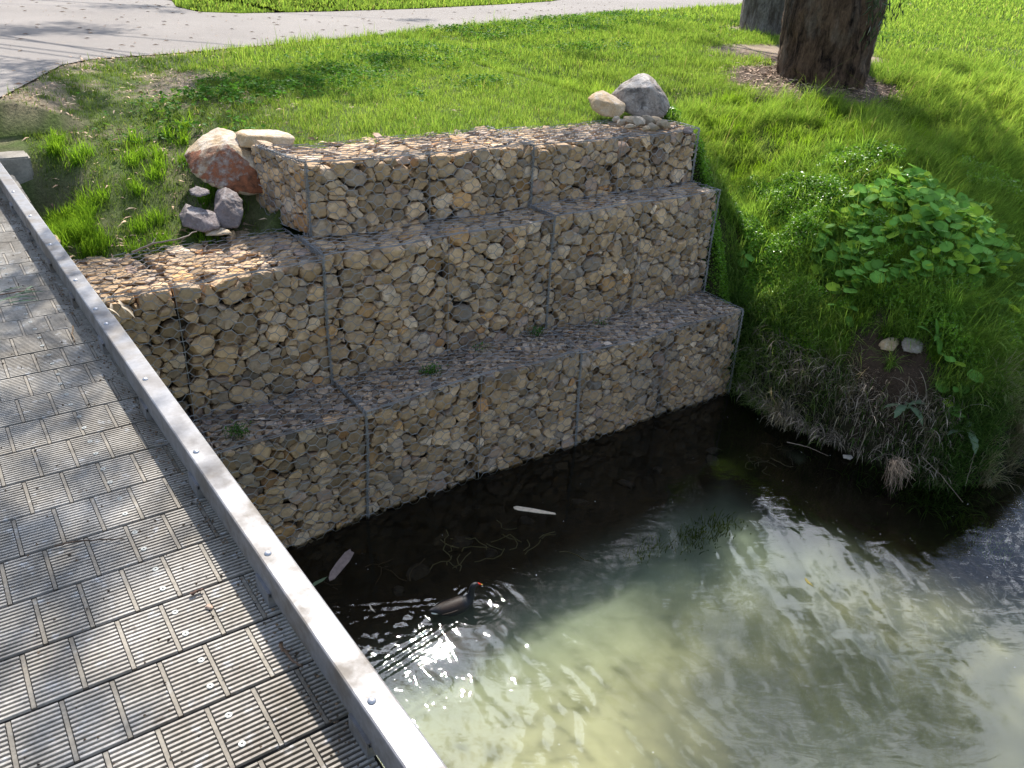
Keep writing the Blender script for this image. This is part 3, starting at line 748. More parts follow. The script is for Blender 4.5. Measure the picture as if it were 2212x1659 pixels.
# stand-off brackets below the rail
for yb in (-4.63, -4.02, -3.41, -2.83, -2.225, -1.63, -.96, -.36, .20, .82, 1.44):
    mb = MB(); w = .098; xi = rx(yb) - .011; y0, y1 = yb - w / 2, yb + w / 2
    mb.box(xi, xi + .004, y0, y1, DZ + .001, ZR - .074); mb.box(xi + .004, xi + .07, y0, y0 + .004, DZ + .001, ZR - .089)
    mb.box(xi + .004, xi + .07, y1 - .004, y1, DZ + .001, ZR - .089); mb.box(xi + .004, xi + .0105, y0, y1, ZR - .078, ZR - .074)
    mb.box(xi + .0045, xi + .072, y0 + .005, y1 - .005, DZ + .001, DZ + .005)
    mb.build('rail_bracket', M_RAIL, bridge)
mb = MB(); mb.box(-1.72, -1.60, -5.2, 2.3, DZ - .36, DZ - .06); mb.build('edge_girder', M_DARKSTEEL, bridge)
mb = MB(); mb.box(-4.25, -4.13, -5.2, 2.3, DZ - .36, DZ - .06); mb.build('edge_girder', M_DARKSTEEL, bridge)

# concrete headstock at the far end of the bridge
mb = bmesh.new()
c1 = at(65, 338, 2.27); 
bmesh.ops.create_cube(mb, size=1)
for v in mb.verts: v.co = Vector((v.co.x * 2.9, v.co.y * .62, v.co.z * .62)) + Vector((c1[0] - 1.45, c1[1] + .31, 2.27 - .31))
bmesh.ops.bevel(mb, geom=mb.edges[:], offset=.012, segments=2, affect='EDGES')
me = bpy.data.meshes.new('concrete_headstock'); mb.to_mesh(me); mb.free(); me.materials.append(M_CONC)
o = bpy.data.objects.new('concrete_headstock', me); C.objects.link(o)
tagp(o, 'square edged concrete block at the far end of the kerb rail', 'abutment')

# ------------------------------------------------------------------ boulders
def rock_mat(name, cA, cB, cStain, cCrust, stain_amt, scale=6):
    m, nt, o = mat(name)
    n1 = noise_node(nt, scale, 6, .65); n2_ = noise_node(nt, scale * 9, 5, .7); n3 = noise_node(nt, scale * 1.7, 6, .7, dist=.6); n4 = noise_node(nt, scale * 4, 5, .7)
    c = ramp(nt, n1.outputs[0], .34, cA, .66, cB)
    a = attr(nt)          # r: crust, g: stain amount
    sp = N(nt, 'ShaderNodeSeparateColor'); nt.links.new(a, sp.inputs[0])
    th = N(nt, 'ShaderNodeMath', operation='MULTIPLY_ADD', ins={1: .55}); nt.links.new(n3.outputs[0], th.inputs[0]); nt.links.new(sp.outputs[1], th.inputs[2])
    f1 = ramp(nt, th.outputs[0], .70, (0,) * 3, .84, (stain_amt,) * 3)
    c = mixc(nt, f1, c, mixc(nt, ramp(nt, n4.outputs[0], .4, (0,) * 3, .62, (1,) * 3), cStain, tuple(x * .35 for x in cStain)))
    th2 = N(nt, 'ShaderNodeMath', operation='MULTIPLY_ADD', ins={1: .6}); nt.links.new(n4.outputs[0], th2.inputs[0]); nt.links.new(sp.outputs[0], th2.inputs[2])
    c = mixc(nt, ramp(nt, th2.outputs[0], .72, (0,) * 3, .95, (.85,) * 3), c, cCrust)
    c = mixc(nt, 1.0, c, ramp(nt, n2_.outputs[0], .3, (.72,) * 3, .7, (1.15,) * 3), 'MULTIPLY')
    add = N(nt, 'ShaderNodeMath', operation='ADD'); nt.links.new(n4.outputs[0], add.inputs[0]); nt.links.new(n2_.outputs[0], add.inputs[1])
    principled(nt, o, c, .85, add.outputs[0], .6, .02, spec=.3); return m
M_RUST = rock_mat('rusty_quartzite', (.36, .23, .11), (.50, .40, .28), (.27, .085, .035), (.58, .50, .42), .95, 5)
M_PALE = rock_mat('pale_sandstone', (.42, .27, .13), (.55, .43, .29), (.34, .17, .07), (.58, .50, .41), .5, 6)
M_MAUVE = rock_mat('mauve_stone', (.17, .135, .12), (.27, .22, .21), (.10, .06, .045), (.42, .38, .36), .6, 8)
M_GREYR = rock_mat('spotted_stone', (.26, .20, .15), (.40, .35, .30), (.05, .04, .035), (.62, .57, .52), .85, 6)

def hull_rock(name, pts, zc, m, label, group=None, sub=5, p=60, rough=.05, stain=None, seed=0, parent=None, dist_at=None):
    """pts: list of (u, v, push) measured on the stone's outline; push = metres towards (+) or away (-) from the viewer, about a middle distance"""
    uc = np.mean([q[0] for q in pts]); vc = np.mean([q[1] for q in pts])
    if dist_at is None: cen = at(uc, vc, zc)
    else: cen = dist_at
    dep = (cen - CAM) @ _fw
    W = []
    for u, v, w in pts:
        d = _fw + RT * (u - 1106) / FD - UP * (v - 829.5) / FD
        W.append(CAM + d * (dep - w))
    W = np.array(W); bm = bmesh.new(); [bm.verts.new(q) for q in W]
    bmesh.ops.convex_hull(bm, input=bm.verts[:]); bmesh.ops.recalc_face_normals(bm, faces=bm.faces)
    c0 = W.mean(0); Nn = []; Dd = []
    for f in bm.faces:
        n = np.array(f.normal[:]); d = n @ (np.array(f.verts[0].co[:]) - c0)
        if d > 0.002: Nn.append(n); Dd.append(d)
    bm.free(); Nn = np.array(Nn); Dd = np.array(Dd); size = Dd.mean()
    dirs, fc = ICO[sub]; r = softmin_rock(Nn, Dd, dirs, p); V = dirs * r[:, None]
    q = V / size
    nrm = V / np.linalg.norm(V, axis=1, keepdims=True)
    V = V * 1.04; disp = (fbm(q * 1.3 + seed, 101 + seed, 5) - .5) * rough * 3.2 + (np.abs(fbm(q * 3.1 + seed, 131 + seed, 4) - .5)) * -rough * 2.2
    V = V + nrm * (disp * size)[:, None]
    idx = (dirs @ Nn.T / Dd).argmax(1); lim = np.sort(dirs @ Nn.T / Dd, axis=1); edge = np.clip(1 - (lim[:, -1] - lim[:, -2]) / lim[:, -1] * 12, 0, 1)
    fn = Nn[idx]; toward = -fn @ _fw
    crust = .10 + .40 * np.clip(fn[:, 2] - .25, 0, 1) + .20 * edge
    st = np.clip(toward * 1.3 - .12, 0, .66) * (1 - sst(.62, .85, fn[:, 2])) if stain is None else np.full(len(V), stain)
    col = np.stack([crust, st, st * 0], -1)
    V = V + c0
    o = mesh_np(name, V, fc, m, parent, col, True)
    # put the origin at the stone's foot
    if parent is None:
        b = Vector((c0[0], c0[1], V[:, 2].min()))
        o.data.transform(Matrix.Translation(-b)); o.location = b
    return o
def boulder(pts, zc, m, label, **k):
    o = hull_rock('boulder', pts, zc, m, label, **k); tagp(o, label, 'boulder', k.get('group')); return o
# rusty boulder: outline in front, ridge and back
boulder([(398, 335, .0), (430, 300, -.08), (468, 276, -.16), (500, 282, -.16), (521, 300, -.05), (545, 320, .0), (566, 352, .02), (575, 392, .05), (572, 418, .08), (538, 419, .14), (480, 410, .2), (432, 388, .2), (412, 372, .16), (432, 322, .12), (490, 308, .12), (552, 365, .14), (480, 300, -.4), (540, 350, -.35), (440, 340, -.35), (540, 400, -.3)],
        2.2, M_RUST, 'large rusty orange and cream boulder leaning on the left end of the top gabion tier', seed=3, dist_at=at(500, 470, 1.90), rough=.08)
boulder([(510, 286, 0), (525, 279, -.1), (600, 281, -.1), (622, 287, -.02), (638, 298, .02), (632, 312, .04), (615, 322, .08), (560, 322, .12), (520, 318, .08), (540, 292, .1), (600, 296, .1), (530, 300, -.35), (620, 300, -.3)],
        2.35, M_PALE, 'flat topped pale cream boulder behind the rusty one at the lawn edge', seed=5, rough=.05, stain=.1, dist_at=at(575, 322, 2.38))
boulder([(462, 440, 0), (470, 412, -.03), (488, 405, .0), (512, 414, .0), (526, 432, .02), (524, 462, .06), (515, 492, .1), (480, 496, .12), (466, 470, .12), (480, 430, .12), (500, 440, -.25), (470, 450, -.2), (510, 470, -.2)],
        1.98, M_MAUVE, 'upright mauve grey boulder directly under the rusty boulder', seed=8, stain=.3, rough=.10, dist_at=at(492, 497, 1.89))
boulder([(387, 465, 0), (402, 440, -.02), (430, 448, .0), (470, 462, .02), (476, 492, .1), (440, 502, .12), (395, 488, .1), (405, 460, .1), (450, 470, -.25), (400, 470, -.2)],
        1.93, M_MAUVE, 'low mauve grey boulder half sunk in grass left of the upright one', seed=9, stain=.25, rough=.10, dist_at=at(435, 503, 1.89))
boulder([(438, 499, 0), (448, 490, -.03), (480, 492, -.02), (503, 500, .0), (500, 508, .04), (445, 510, .05), (470, 500, -.12)],
        1.90, M_PALE, 'small flat tan stone lying at the foot of the mauve boulders', seed=10, sub=4, stain=.2, dist_at=at(470, 511, 1.90))
boulder([(407, 410, 0), (425, 402, -.03), (452, 410, -.02), (455, 420, .02), (430, 426, .04), (412, 422, .04), (430, 412, -.12)],
        2.02, M_MAUVE, 'small brown wedge stone between the rusty boulder and the grass', seed=12, sub=4, stain=.2, dist_at=at(440, 500, 1.90))
boulder([(84, 512, 0), (100, 504, -.06), (122, 508, -.04), (132, 520, 0), (130, 536, .03), (118, 546, .06), (100, 545, .06), (105, 525, -.15), (95, 520, .04)],
        1.93, M_PALE, 'cream stone at the outer edge of the kerb rail below the grass', seed=14, sub=4, stain=.05)
boulder([(1322, 205, 0), (1340, 180, -.1), (1378, 158, -.15), (1396, 158, -.15), (1420, 176, -.08), (1442, 210, 0), (1448, 232, .02), (1436, 250, .08), (1400, 257, .12), (1365, 248, .12), (1340, 235, .08), (1352, 190, .12), (1410, 188, .12), (1372, 176, .02), (1380, 200, -.45), (1420, 215, -.4), (1345, 205, -.35)],
        2.6, M_GREYR, 'pointed white and dark spotted boulder on the lawn above the top gabion tier', seed=17, dist_at=at(1390, 256, 2.42), rough=.09, stain=.47)
boulder([(1270, 212, 0), (1288, 198, -.06), (1303, 196, -.06), (1330, 210, -.03), (1352, 226, .02), (1349, 242, .06), (1335, 256, .1), (1300, 250, .1), (1280, 238, .08), (1290, 215, .08), (1330, 225, .1), (1310, 215, -.3), (1290, 225, -.25)],
        2.5, M_PALE, 'smaller orange pink boulder leaning left of the spotted boulder', seed=19, dist_at=at(1312, 256, 2.42) + np.array([-.03, -.06, 0]), stain=.12, rough=.05)
boulder([(1472, 284, 0), (1480, 272, -.02), (1492, 273, -.02), (1499, 282, 0), (1497, 290, .03), (1478, 291, .03), (1486, 282, -.08)],
        2.42, M_MAUVE, 'small dark brown stone on the right corner of the top gabion tier', seed=21, sub=3, stain=.5)
boulder([(1896, 745, 0), (1905, 735, -.03), (1925, 727, -.04), (1940, 730, -.03), (1944, 742, .01), (1930, 758, .04), (1905, 757, .04), (1918, 745, -.1)],
        .95, M_PALE, 'rounded ochre stone set in the bare earth of the creek bank', seed=23, sub=4, stain=.2, rough=.03, dist_at=hit(1920, 758, .02))
boulder([(1945, 742, 0), (1955, 728, -.03), (1985, 732, -.03), (1998, 745, 0), (1990, 765, .04), (1950, 760, .05), (1970, 745, -.1)],
        .93, M_GREYR, 'crumbly cream stone beside the ochre stone on the bare bank', seed=25, sub=4, stain=.05, dist_at=hit(1972, 764, .02))
# rubble spilled under the right hand boulders: stones one could pick up
dirs3, fc3 = ICO[3]; dirs2, fc2 = ICO[2]
def small_stone(P, r, col_, name='rubble_stone', flat=.7, sub=2, m=M_STONE):
    dd, ff = ICO[sub]; k = 11; nn = rng.normal(0, 1, (k, 3)); nn /= np.linalg.norm(nn, axis=1, keepdims=True)
    rr = softmin_rock(nn, rng.uniform(.6, 1, k), dd, 22); V = dd * np.clip(rr, 0, 1.5)[:, None] * r * np.array([1, 1, flat])
    o = mesh_np(name, V, ff, m, None, np.broadcast_to(np.array(col_, float), V.shape)); o.location = (float(P[0]), float(P[1]), float(P[2]) + r * flat * .6); return o
RUB = ['rubble stone under the gap between the two lawn boulders', 'rubble stone just right of the gap below the two lawn boulders', 'broad rubble stone in the middle of the heap, nearest the gabion', 'rubble stone tucked under the left foot of the spotted boulder', 'biggest rubble stone of the heap, below the spotted boulder',
       'rubble stone touching the right foot of the spotted boulder', 'rubble stone second from the right end of the heap', 'small rubble stone under the right side of the orange pink boulder', 'small rubble stone highest in the gap between the two boulders', 'small rubble stone lowest in the heap, below the biggest one', 'rightmost rubble stone of the heap, nearest the dark corner stone', 'small rubble stone lying lowest on the gabion top in mid heap', 'tiny leftmost rubble stone below the orange pink boulder', 'small rubble stone at the lower left of the heap on the gabion edge']
k = 0
for (u, v, r) in [(1352, 262, .045), (1366, 268, .055), (1380, 272, .07), (1392, 262, .05), (1404, 270, .075), (1418, 268, .06), (1428, 274, .055), (1340, 268, .04), (1372, 258, .04), (1410, 280, .045), (1440, 276, .05), (1395, 281, .04), (1332, 262, .035), (1360, 276, .04)]:
    q = at(u, v, 2.43); o = small_stone((q[0], q[1], 2.43), r, PAL[[0, 1, 7, 3, 2][k % 5]]); k += 1
    tagp(o, RUB[k - 1], 'stone', 'rubble stones spilled under the lawn boulders')

# stones on the shade-darkened creek bottom beside the wall
for u, v, r in [(1540, 972, .075), (1535, 992, .06), (1000, 1170, .09), (985, 1150, .06), (1060, 1190, .07), (900, 1235, .07), (1350, 1040, .06), (1420, 1010, .05), (1140, 1120, .06), (1250, 1085, .07), (860, 1270, .06)]:
    q = at(u, v, -.17); o = small_stone((q[0], q[1], -.22), r, np.array([.022, .014, .008]), 'sunken_stone', .6, 2, M_DRY)
    lab = {1540: 'angular brown stone under dark water near the right gabion end', 1535: 'lower brown stone of the pair under dark water near the right gabion end', 1000: 'largest dim stone under the water above the tangle of sunken twigs', 985: 'dim stone under the water between the gabion foot and the sunken twigs', 1060: 'dim stone right of the sunken twigs', 900: 'dim stone under the water up and left of the bird',
           1350: 'dim sunken stone near the wall foot, right of the wood sliver', 1420: 'small sunken stone halfway between the sliver and the bank', 1140: 'small sunken stone just below the wood sliver', 1250: 'sunken stone right of the wood sliver tip', 860: 'sunken stone between the bark piece and the bird'}[u]
    tagp(o, lab, 'stone', 'stones lying under the shaded water')

# ------------------------------------------------------------------ plants
def blades(P, Hh, W, lean, az, col, seg=3, droop=1.0, tipcol=None):
    """P (n,3) roots; Hh length; W width; lean 0..1; az direction of lean; returns V,F3,F4,col"""
    n = len(P); t = np.linspace(0, 1, seg + 1)
    dx, dy = np.cos(az), np.sin(az)
    ang = (lean[:, None] * (t[None] ** 1.2) * droop)         # bend angle from vertical
    ang = np.minimum(ang, 2.9)
    sl = Hh[:, None] / seg
    hx = np.concatenate([np.zeros((n, 1)), np.cumsum(np.sin(ang[:, 1:]) * sl, 1)], 1); hz = np.concatenate([np.zeros((n, 1)), np.cumsum(np.cos(ang[:, 1:]) * sl, 1)], 1)
    cen = np.stack([P[:, 0:1] + hx * dx[:, None], P[:, 1:2] + hx * dy[:, None], P[:, 2:3] + hz], -1)
    fa = az + np.pi / 2 + rng.uniform(-.6, .6, n); sx, sy = np.cos(fa), np.sin(fa)
    w = W[:, None] * np.array([.8, 1, .7, 0.0])[np.linspace(0, 3, seg + 1).round().astype(int)][None] * .5
    side = np.stack([sx[:, None] * w, sy[:, None] * w, 0 * w], -1)
    Lf = cen[:, :-1] - side[:, :-1]; Rg = cen[:, :-1] + side[:, :-1]
    V = np.concatenate([np.stack([Lf, Rg], 2).reshape(n, -1, 3), cen[:, -1:]], 1); m = 2 * seg + 1
    b = np.arange(n)[:, None] * m
    f4 = np.concatenate([b + np.array([[2 * k, 2 * k + 1, 2 * k + 3, 2 * k + 2]]) for k in range(seg - 1)]) if seg > 1 else np.zeros((0, 4), int)
    f3 = b + np.array([[2 * seg - 2, 2 * seg - 1, 2 * seg]])
    cc = np.repeat(col[:, None], m, 1)
    if tipcol is not None:
        tt = np.concatenate([np.repeat(t[:-1], 2), [1]])[None, :, None]; cc = cc * (1 - tt) + tipcol[:, None] * tt
    return V.reshape(-1, 3), f3, f4, cc.reshape(-1, 3)
class Stuff:
    def __init__(s): s.V = []; s.F3 = []; s.F4 = []; s.c = []; s.n = 0
    def add(s, V, f3, f4, c):
        s.V.append(V); s.c.append(c)
        if f3 is not None and len(f3): s.F3.append(f3 + s.n)
        if f4 is not None and len(f4): s.F4.append(f4 + s.n)
        s.n += len(V)
    def build(s, name, m, parent=None, label=None, cat=None, smooth=False, kind='stuff'):
        F = ([np.concatenate(s.F3)] if s.F3 else []) + ([np.concatenate(s.F4)] if s.F4 else [])
        o = mesh_np(name, np.concatenate(s.V), F, m, parent, np.concatenate(s.c), smooth)
        if parent is None: tagp(o, label, cat, kind=kind)
        elif label: tagp(o, label)
        return o
def in_view(P, marg=140):
    d = P - CAM; z = d @ _fw; u = 1106 + FD * (d @ RT) / z; v = 829.5 - FD * (d @ UP) / z
    return (z > .2) & (u > -marg) & (u < 2212 + marg) & (v > -marg * .6) & (v < 1659 + marg)
def scatter(x0, x1, y0, y1, dens, marg=160):
    n = int((x1 - x0) * (y1 - y0) * dens); x = rng.uniform(x0, x1, n); y = rng.uniform(y0, y1, n)
    k = in_view(np.stack([x, y, np.full(n, 1.9)], -1), marg + 160)
    return x[k], y[k]
GREENS = np.array([(.16, .28, .045), (.20, .33, .055), (.11, .21, .035), (.27, .36, .075)])
def green(n, x, y, bright=1.0):
    v = n2(x, y, 1.1, 141)[:, None]; w = rng.random((n, 1))
    c = GREENS[rng.integers(0, 4, n)] * .6 + (np.array([.09, .19, .03]) * (1 - v) + np.array([.28, .38, .07]) * v) * .4
    return c * (.75 + .5 * w) * bright
def blocked(x, y):
    """gabions, bridge, path, rocks"""
    b = inside(path_poly, x, y)
    b |= (x < 4.0) & (y < np.where(x < .03, 1.20, 1.43))
    b |= (x < -1.52) & (y < 3.2)
    b |= (y > 2.35) & (y < 3.1) & (x < -1.42)
    return b

lawn = Stuff()
for (x0, x1, y0, y1, dens, hm, wm, mg) in [(-1.6, 6, 1.1, 5, 5200, .060, .0050, 100), (4, 9, -2.3, 5, 4600, .085, .0055, 100), (-1.6, 13, 5, 12, 2300, .075, .009, 60), (9, 16, -2, 5, 2300, .10, .010, 60), (12, 30, 4, 30, 330, .09, .024, 0), (2, 13, 12, 30, 330, .09, .024, 0), (16, 30, -4, 4, 330, .1, .024, 0), (30, 60, -5, 60, 40, .14, .07, 0), (0, 30, 30, 60, 40, .14, .07, 0)]:
    x, y = scatter(x0, x1, y0, y1, dens)
    k = ~blocked(x, y) & (toe_dist(x, y) * (x > 4) + (x <= 4) > .25); x, y = x[k], y[k]
    b = bare(x, y); tuft = n2(x, y, 9, 143, 2)
    k = rng.random(len(x)) > b * 1.05 - .02 + .25 * (tuft < .42) * (x < 1); x, y, b, tuft = x[k], y[k], b[k], tuft[k]
    z = H(x, y); n = len(x)
    patch = np.clip(n2(x, y, 1.6, 144) * 1.1 + (n2(x, y, 5.5, 145, 2) - .5) * 1.5, 0, 1.3); slope = ((x > 4) & (y < 3.2)).astype(float)
    hh = hm * (.6 + .9 * patch) * rng.uniform(.5, 1.4, n) * (1 + 1.5 * slope * patch) * (1 + .5 * (tuft - .5) * 2)
    hh *= (1 - .45 * (1 - sst(.1, 1.3, x)) * (rng.random(n) > .06)); tall = rng.random(n) < .03; hh = np.where(tall, hh * 1.9, hh)
    W = wm * rng.uniform(.6, 1.3, n)
    az = np.where(slope > 0, np.arctan2(-.8, -.25) + rng.normal(0, .8, n), rng.uniform(0, 6.28, n))
    lean = rng.uniform(.2, 1.3, n) + .5 * slope
    c = green(n, x, y) * (1 - .35 * (1 - sst(.0, 1.2, x)))[:, None]
    c = np.where((rng.random(n) < .02)[:, None], np.array([.30, .27, .13]), c)
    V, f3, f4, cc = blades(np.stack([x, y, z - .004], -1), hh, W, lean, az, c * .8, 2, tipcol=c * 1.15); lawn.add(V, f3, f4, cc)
for _ in range(60):
    tx, ty = rng.uniform(-1.45, -.1), rng.uniform(1.3, 2.9); m_ = 110
    if _ < 22: tx, ty = rng.uniform(-1.5, -1.25), rng.uniform(1.3, 2.3)
    xx = tx + rng.normal(0, .035, m_); yy = ty + rng.normal(0, .035, m_); k = ~blocked(xx, yy); xx, yy = xx[k], yy[k]; m_ = len(xx)
    V, f3, f4, cc = blades(np.stack([xx, yy, H(xx, yy) - .005], -1), rng.uniform(.06, .17, m_), rng.uniform(.003, .006, m_), rng.uniform(.3, 1.8, m_), rng.uniform(0, 6.28, m_), np.array([.10, .22, .015]) * rng.uniform(.7, 1.4, (m_, 1)), 3, tipcol=np.array([.20, .34, .03]) * rng.uniform(.7, 1.3, (m_, 1))); lawn.add(V, f3, f4, cc)
for _ in range(260):
    tx, ty = rng.uniform(4.05, 8.5), rng.uniform(-1.8, 3.2); m_ = 60
    if toe_dist(np.array([tx]), np.array([ty]))[0] < .35 or bare(np.array(tx), np.array(ty)) > .5: continue
    xx = tx + rng.normal(0, .05, m_); yy = ty + rng.normal(0, .05, m_)
    V, f3, f4, cc = blades(np.stack([xx, yy, H(xx, yy) - .005], -1), rng.uniform(.10, .26, m_), rng.uniform(.004, .007, m_), rng.uniform(.3, 1.9, m_), rng.normal(-2, 1.2, m_), np.array([.09, .19, .015]) * rng.uniform(.7, 1.4, (m_, 1)), 3, tipcol=np.array([.23, .37, .03]) * rng.uniform(.7, 1.3, (m_, 1))); lawn.add(V, f3, f4, cc)
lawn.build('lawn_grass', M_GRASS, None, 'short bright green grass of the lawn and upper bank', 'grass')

# mallow and clover leaves in low patches
def discs(P, r, Nrm, col, k=8, cup=.18, wav=.0, notch=True):
    n = len(P); a = np.arange(k) * 2 * np.pi / k
    ref = np.where(np.abs(Nrm[:, 2:3]) > .95, [[1., 0, 0]], [[0, 0, 1.]]); X = np.cross(Nrm, ref); X /= np.linalg.norm(X, axis=1, keepdims=True); Yv = np.cross(Nrm, X)
    th = rng.uniform(0, 6.28, n)[:, None] + a[None]
    rr = r[:, None] * (1 + wav * np.cos(th * 5 + 1) + rng.normal(0, .035, (n, k)))
    if notch: rr[:, 0] *= .45
    ring = P[:, None] + rr[..., None] * (np.cos(th)[..., None] * X[:, None] + np.sin(th)[..., None] * Yv[:, None]) + (Nrm * r[:, None] * cup)[:, None] * (1 + .5 * np.cos(3 * th + rng.uniform(0, 6, n)[:, None]))[..., None]
    V = np.concatenate([P[:, None], ring], 1).reshape(-1, 3); b = np.arange(n)[:, None, None] * (k + 1); j = np.arange(k)
    F = (b + np.stack([j * 0, 1 + j, 1 + (j + 1) % k], -1)[None]).reshape(-1, 3)
    shade = np.ones((n, k + 1, 1)); shade[:, 0] = 1.2
    return V, F, (col[:, None] * shade).reshape(-1, 3)
def up_normals(n, tilt=.5, bias=(0, 0, 0)):
    v = rng.normal(0, tilt, (n, 3)); v[:, 2] = 1; v += np.array(bias); return v / np.linalg.norm(v, axis=1, keepdims=True)
mal = Stuff()
patches = [(-.15, 2.95, .7, .35), (.35, 3.5, .9, .5), (1.1, 4.0, 1.0, .6), (1.9, 4.4, .8, .6), (2.9, 5.2, 1.3, .7), (3.8, 6.1, 1.2, .6), (2.3, 3.1, .5, .3), (4.6, 6.6, 1.0, .5), (3.3, 3.6, .5, .3), (-.1, 2.2, .35, .25), (6.2, 8.2, 1.4, .6), (8.2, 8.8, 1.8, .8), (10, 10, 2.2, .9), (12.2, 11.4, 2.4, 1.0), (7.4, 6.6, 1.2, .6), (15, 8, 3, 1.5)]
for px, py, sx, sy in patches:
    area = sx * sy * 3.1; n = int(area * (700 if px < 5 else 430)); x = px + rng.normal(0, .45, n) * sx; y = py + rng.normal(0, .45, n) * sy
    k = ~blocked(x, y) & (bare(x, y) < .5); x, y = x[k], y[k]
    k = n2(x, y, 3, 147, 3) > .40; x, y = x[k], y[k]; n = len(x)
    z = H(x, y) + .02 + .05 * rng.random(n) * (1 + .8 * n2(x, y, 3, 148))
    r = rng.uniform(.010, .024, n) * (1.25 if px > 5 else 1)
    c = np.array([.055, .15, .022]) * rng.uniform(.7, 1.5, (n, 1)) + np.array([.03, .03, 0]) * rng.random((n, 1))
    V, F, cc = discs(np.stack([x, y, z], -1), r, up_normals(n, .45), c, 7); mal.add(V, F, None, cc)
mal.build('mallow_leaves', M_LEAF, None, 'patches of round darker green mallow leaves among the lawn grass', 'ground cover')

# dense small-leaved weeds beside the wall end and over the bank
lf = Stuff()
def leaflets(x, y, zoff, size, col):
    n = len(x); P = np.stack([x, y, H(x, y) + zoff], -1)
    N3 = up_normals(n, .9, (-.15, -.25, 0)); ref = rng.normal(0, 1, (n, 3)); X = np.cross(N3, ref); X /= np.linalg.norm(X, axis=1, keepdims=True); Yv = np.cross(N3, X)
    s = size[:, None]
    V = np.stack([P, P + X * s * .55 + Yv * s * .45 + N3 * s * .12, P + X * s * 1.15, P + X * s * .55 - Yv * s * .45 + N3 * s * .12], 1)
    b = np.arange(n)[:, None] * 4; return V.reshape(-1, 3), None, b + np.array([[0, 1, 2, 3]]), np.repeat(col, 4, 0)
def weed_field(x0, x1, y0, y1, n, cond, hmax, sz):
    x = rng.uniform(x0, x1, n); y = rng.uniform(y0, y1, n); k = cond(x, y); x, y = x[k], y[k]
    n = len(x); hgt = 1.3 * hmax * n2(x, y, 3.2, 151) * (1 - .5 * bare(x, y)); q = rng.random(n) ** .6
    size = 1.5 * sz * rng.uniform(.6, 1.35, n)
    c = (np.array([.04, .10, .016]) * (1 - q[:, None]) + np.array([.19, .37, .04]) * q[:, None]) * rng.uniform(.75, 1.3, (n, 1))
    lf.add(*leaflets(x, y, hgt * q, size, c))
weed_field(3.98, 5.6, -.75, 1.7, 120000, lambda x, y: (toe_dist(x, y) > .22) & (bare(x, y) < .6) & (n2(x, y, 1.6, 153) > .36) & (H(x, y) > .55), .30, .014)
weed_field(4.6, 8.0, -2.2, 1.0, 90000, lambda x, y: (toe_dist(x, y) > .4) & (bare(x, y) < .6) & (n2(x, y, 1.4, 154) > .44), .26, .018)
weed_field(3.93, 4.12, .2, 1.1, 9000, lambda x, y: y > -1, .26, .014)
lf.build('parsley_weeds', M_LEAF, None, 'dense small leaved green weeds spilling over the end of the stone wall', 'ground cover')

# long grass of the creek bank, green above and dry below
bank = Stuff()
def tussock(tx, ty, m_, L0, L1, c0, c1, w=.006, spread=.05, out=None, seg=4, lean=(.4, 2.5)):
    xx = tx + rng.normal(0, spread, m_); yy = ty + rng.normal(0, spread, m_); zz = np.maximum(H(xx, yy), .01)
    az = rng.normal(-2.2 if out is None else out, 1.1, m_)
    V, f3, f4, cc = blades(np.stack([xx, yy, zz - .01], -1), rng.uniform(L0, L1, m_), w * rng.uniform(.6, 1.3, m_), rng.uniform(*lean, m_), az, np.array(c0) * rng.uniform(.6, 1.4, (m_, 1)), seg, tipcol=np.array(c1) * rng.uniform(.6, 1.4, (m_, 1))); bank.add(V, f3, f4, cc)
for _ in range(1500):
    tx, ty = rng.uniform(3.9, 9.0), rng.uniform(-2.45, 1.3); d = float(toe_dist(np.array([tx]), np.array([ty]))[0])
    if min(math.hypot(tx - q[0] + .03, ty - q[1] + .06) for q in CLEAR) < .17 and rng.random() < .8: continue
    if d < 0 or d > 2.6 or float(bare(np.array(tx), np.array(ty))) > .5 and rng.random() > .12: continue
    if rng.random() > 1.25 - d * .38: continue
    dr = (1 - sst(.02, .42, d + rng.normal(0, .14))) * (.3 if ty > -.55 else .9)
    g0 = np.array([.09, .19, .025]) * rng.uniform(.6, 1.3); g1 = np.array([.22, .36, .06]) * rng.uniform(.6, 1.3); d0 = np.array([.19, .155, .11]) * rng.uniform(.5, 1.5); d1 = np.array([.43, .37, .28]) * rng.uniform(.6, 1.4)
    og = float(toe_dist(np.array([tx + .04]), np.array([ty]))[0]) - d, float(toe_dist(np.array([tx]), np.array([ty + .04]))[0]) - d
    tussock(tx, ty, int(rng.uniform(50, 120)), .10, rng.uniform(.22, .48), g0 * (1 - dr) + d0 * dr, g1 * (1 - dr) + d1 * dr, .0065, rng.uniform(.02, .07), math.atan2(-og[1], -og[0]))
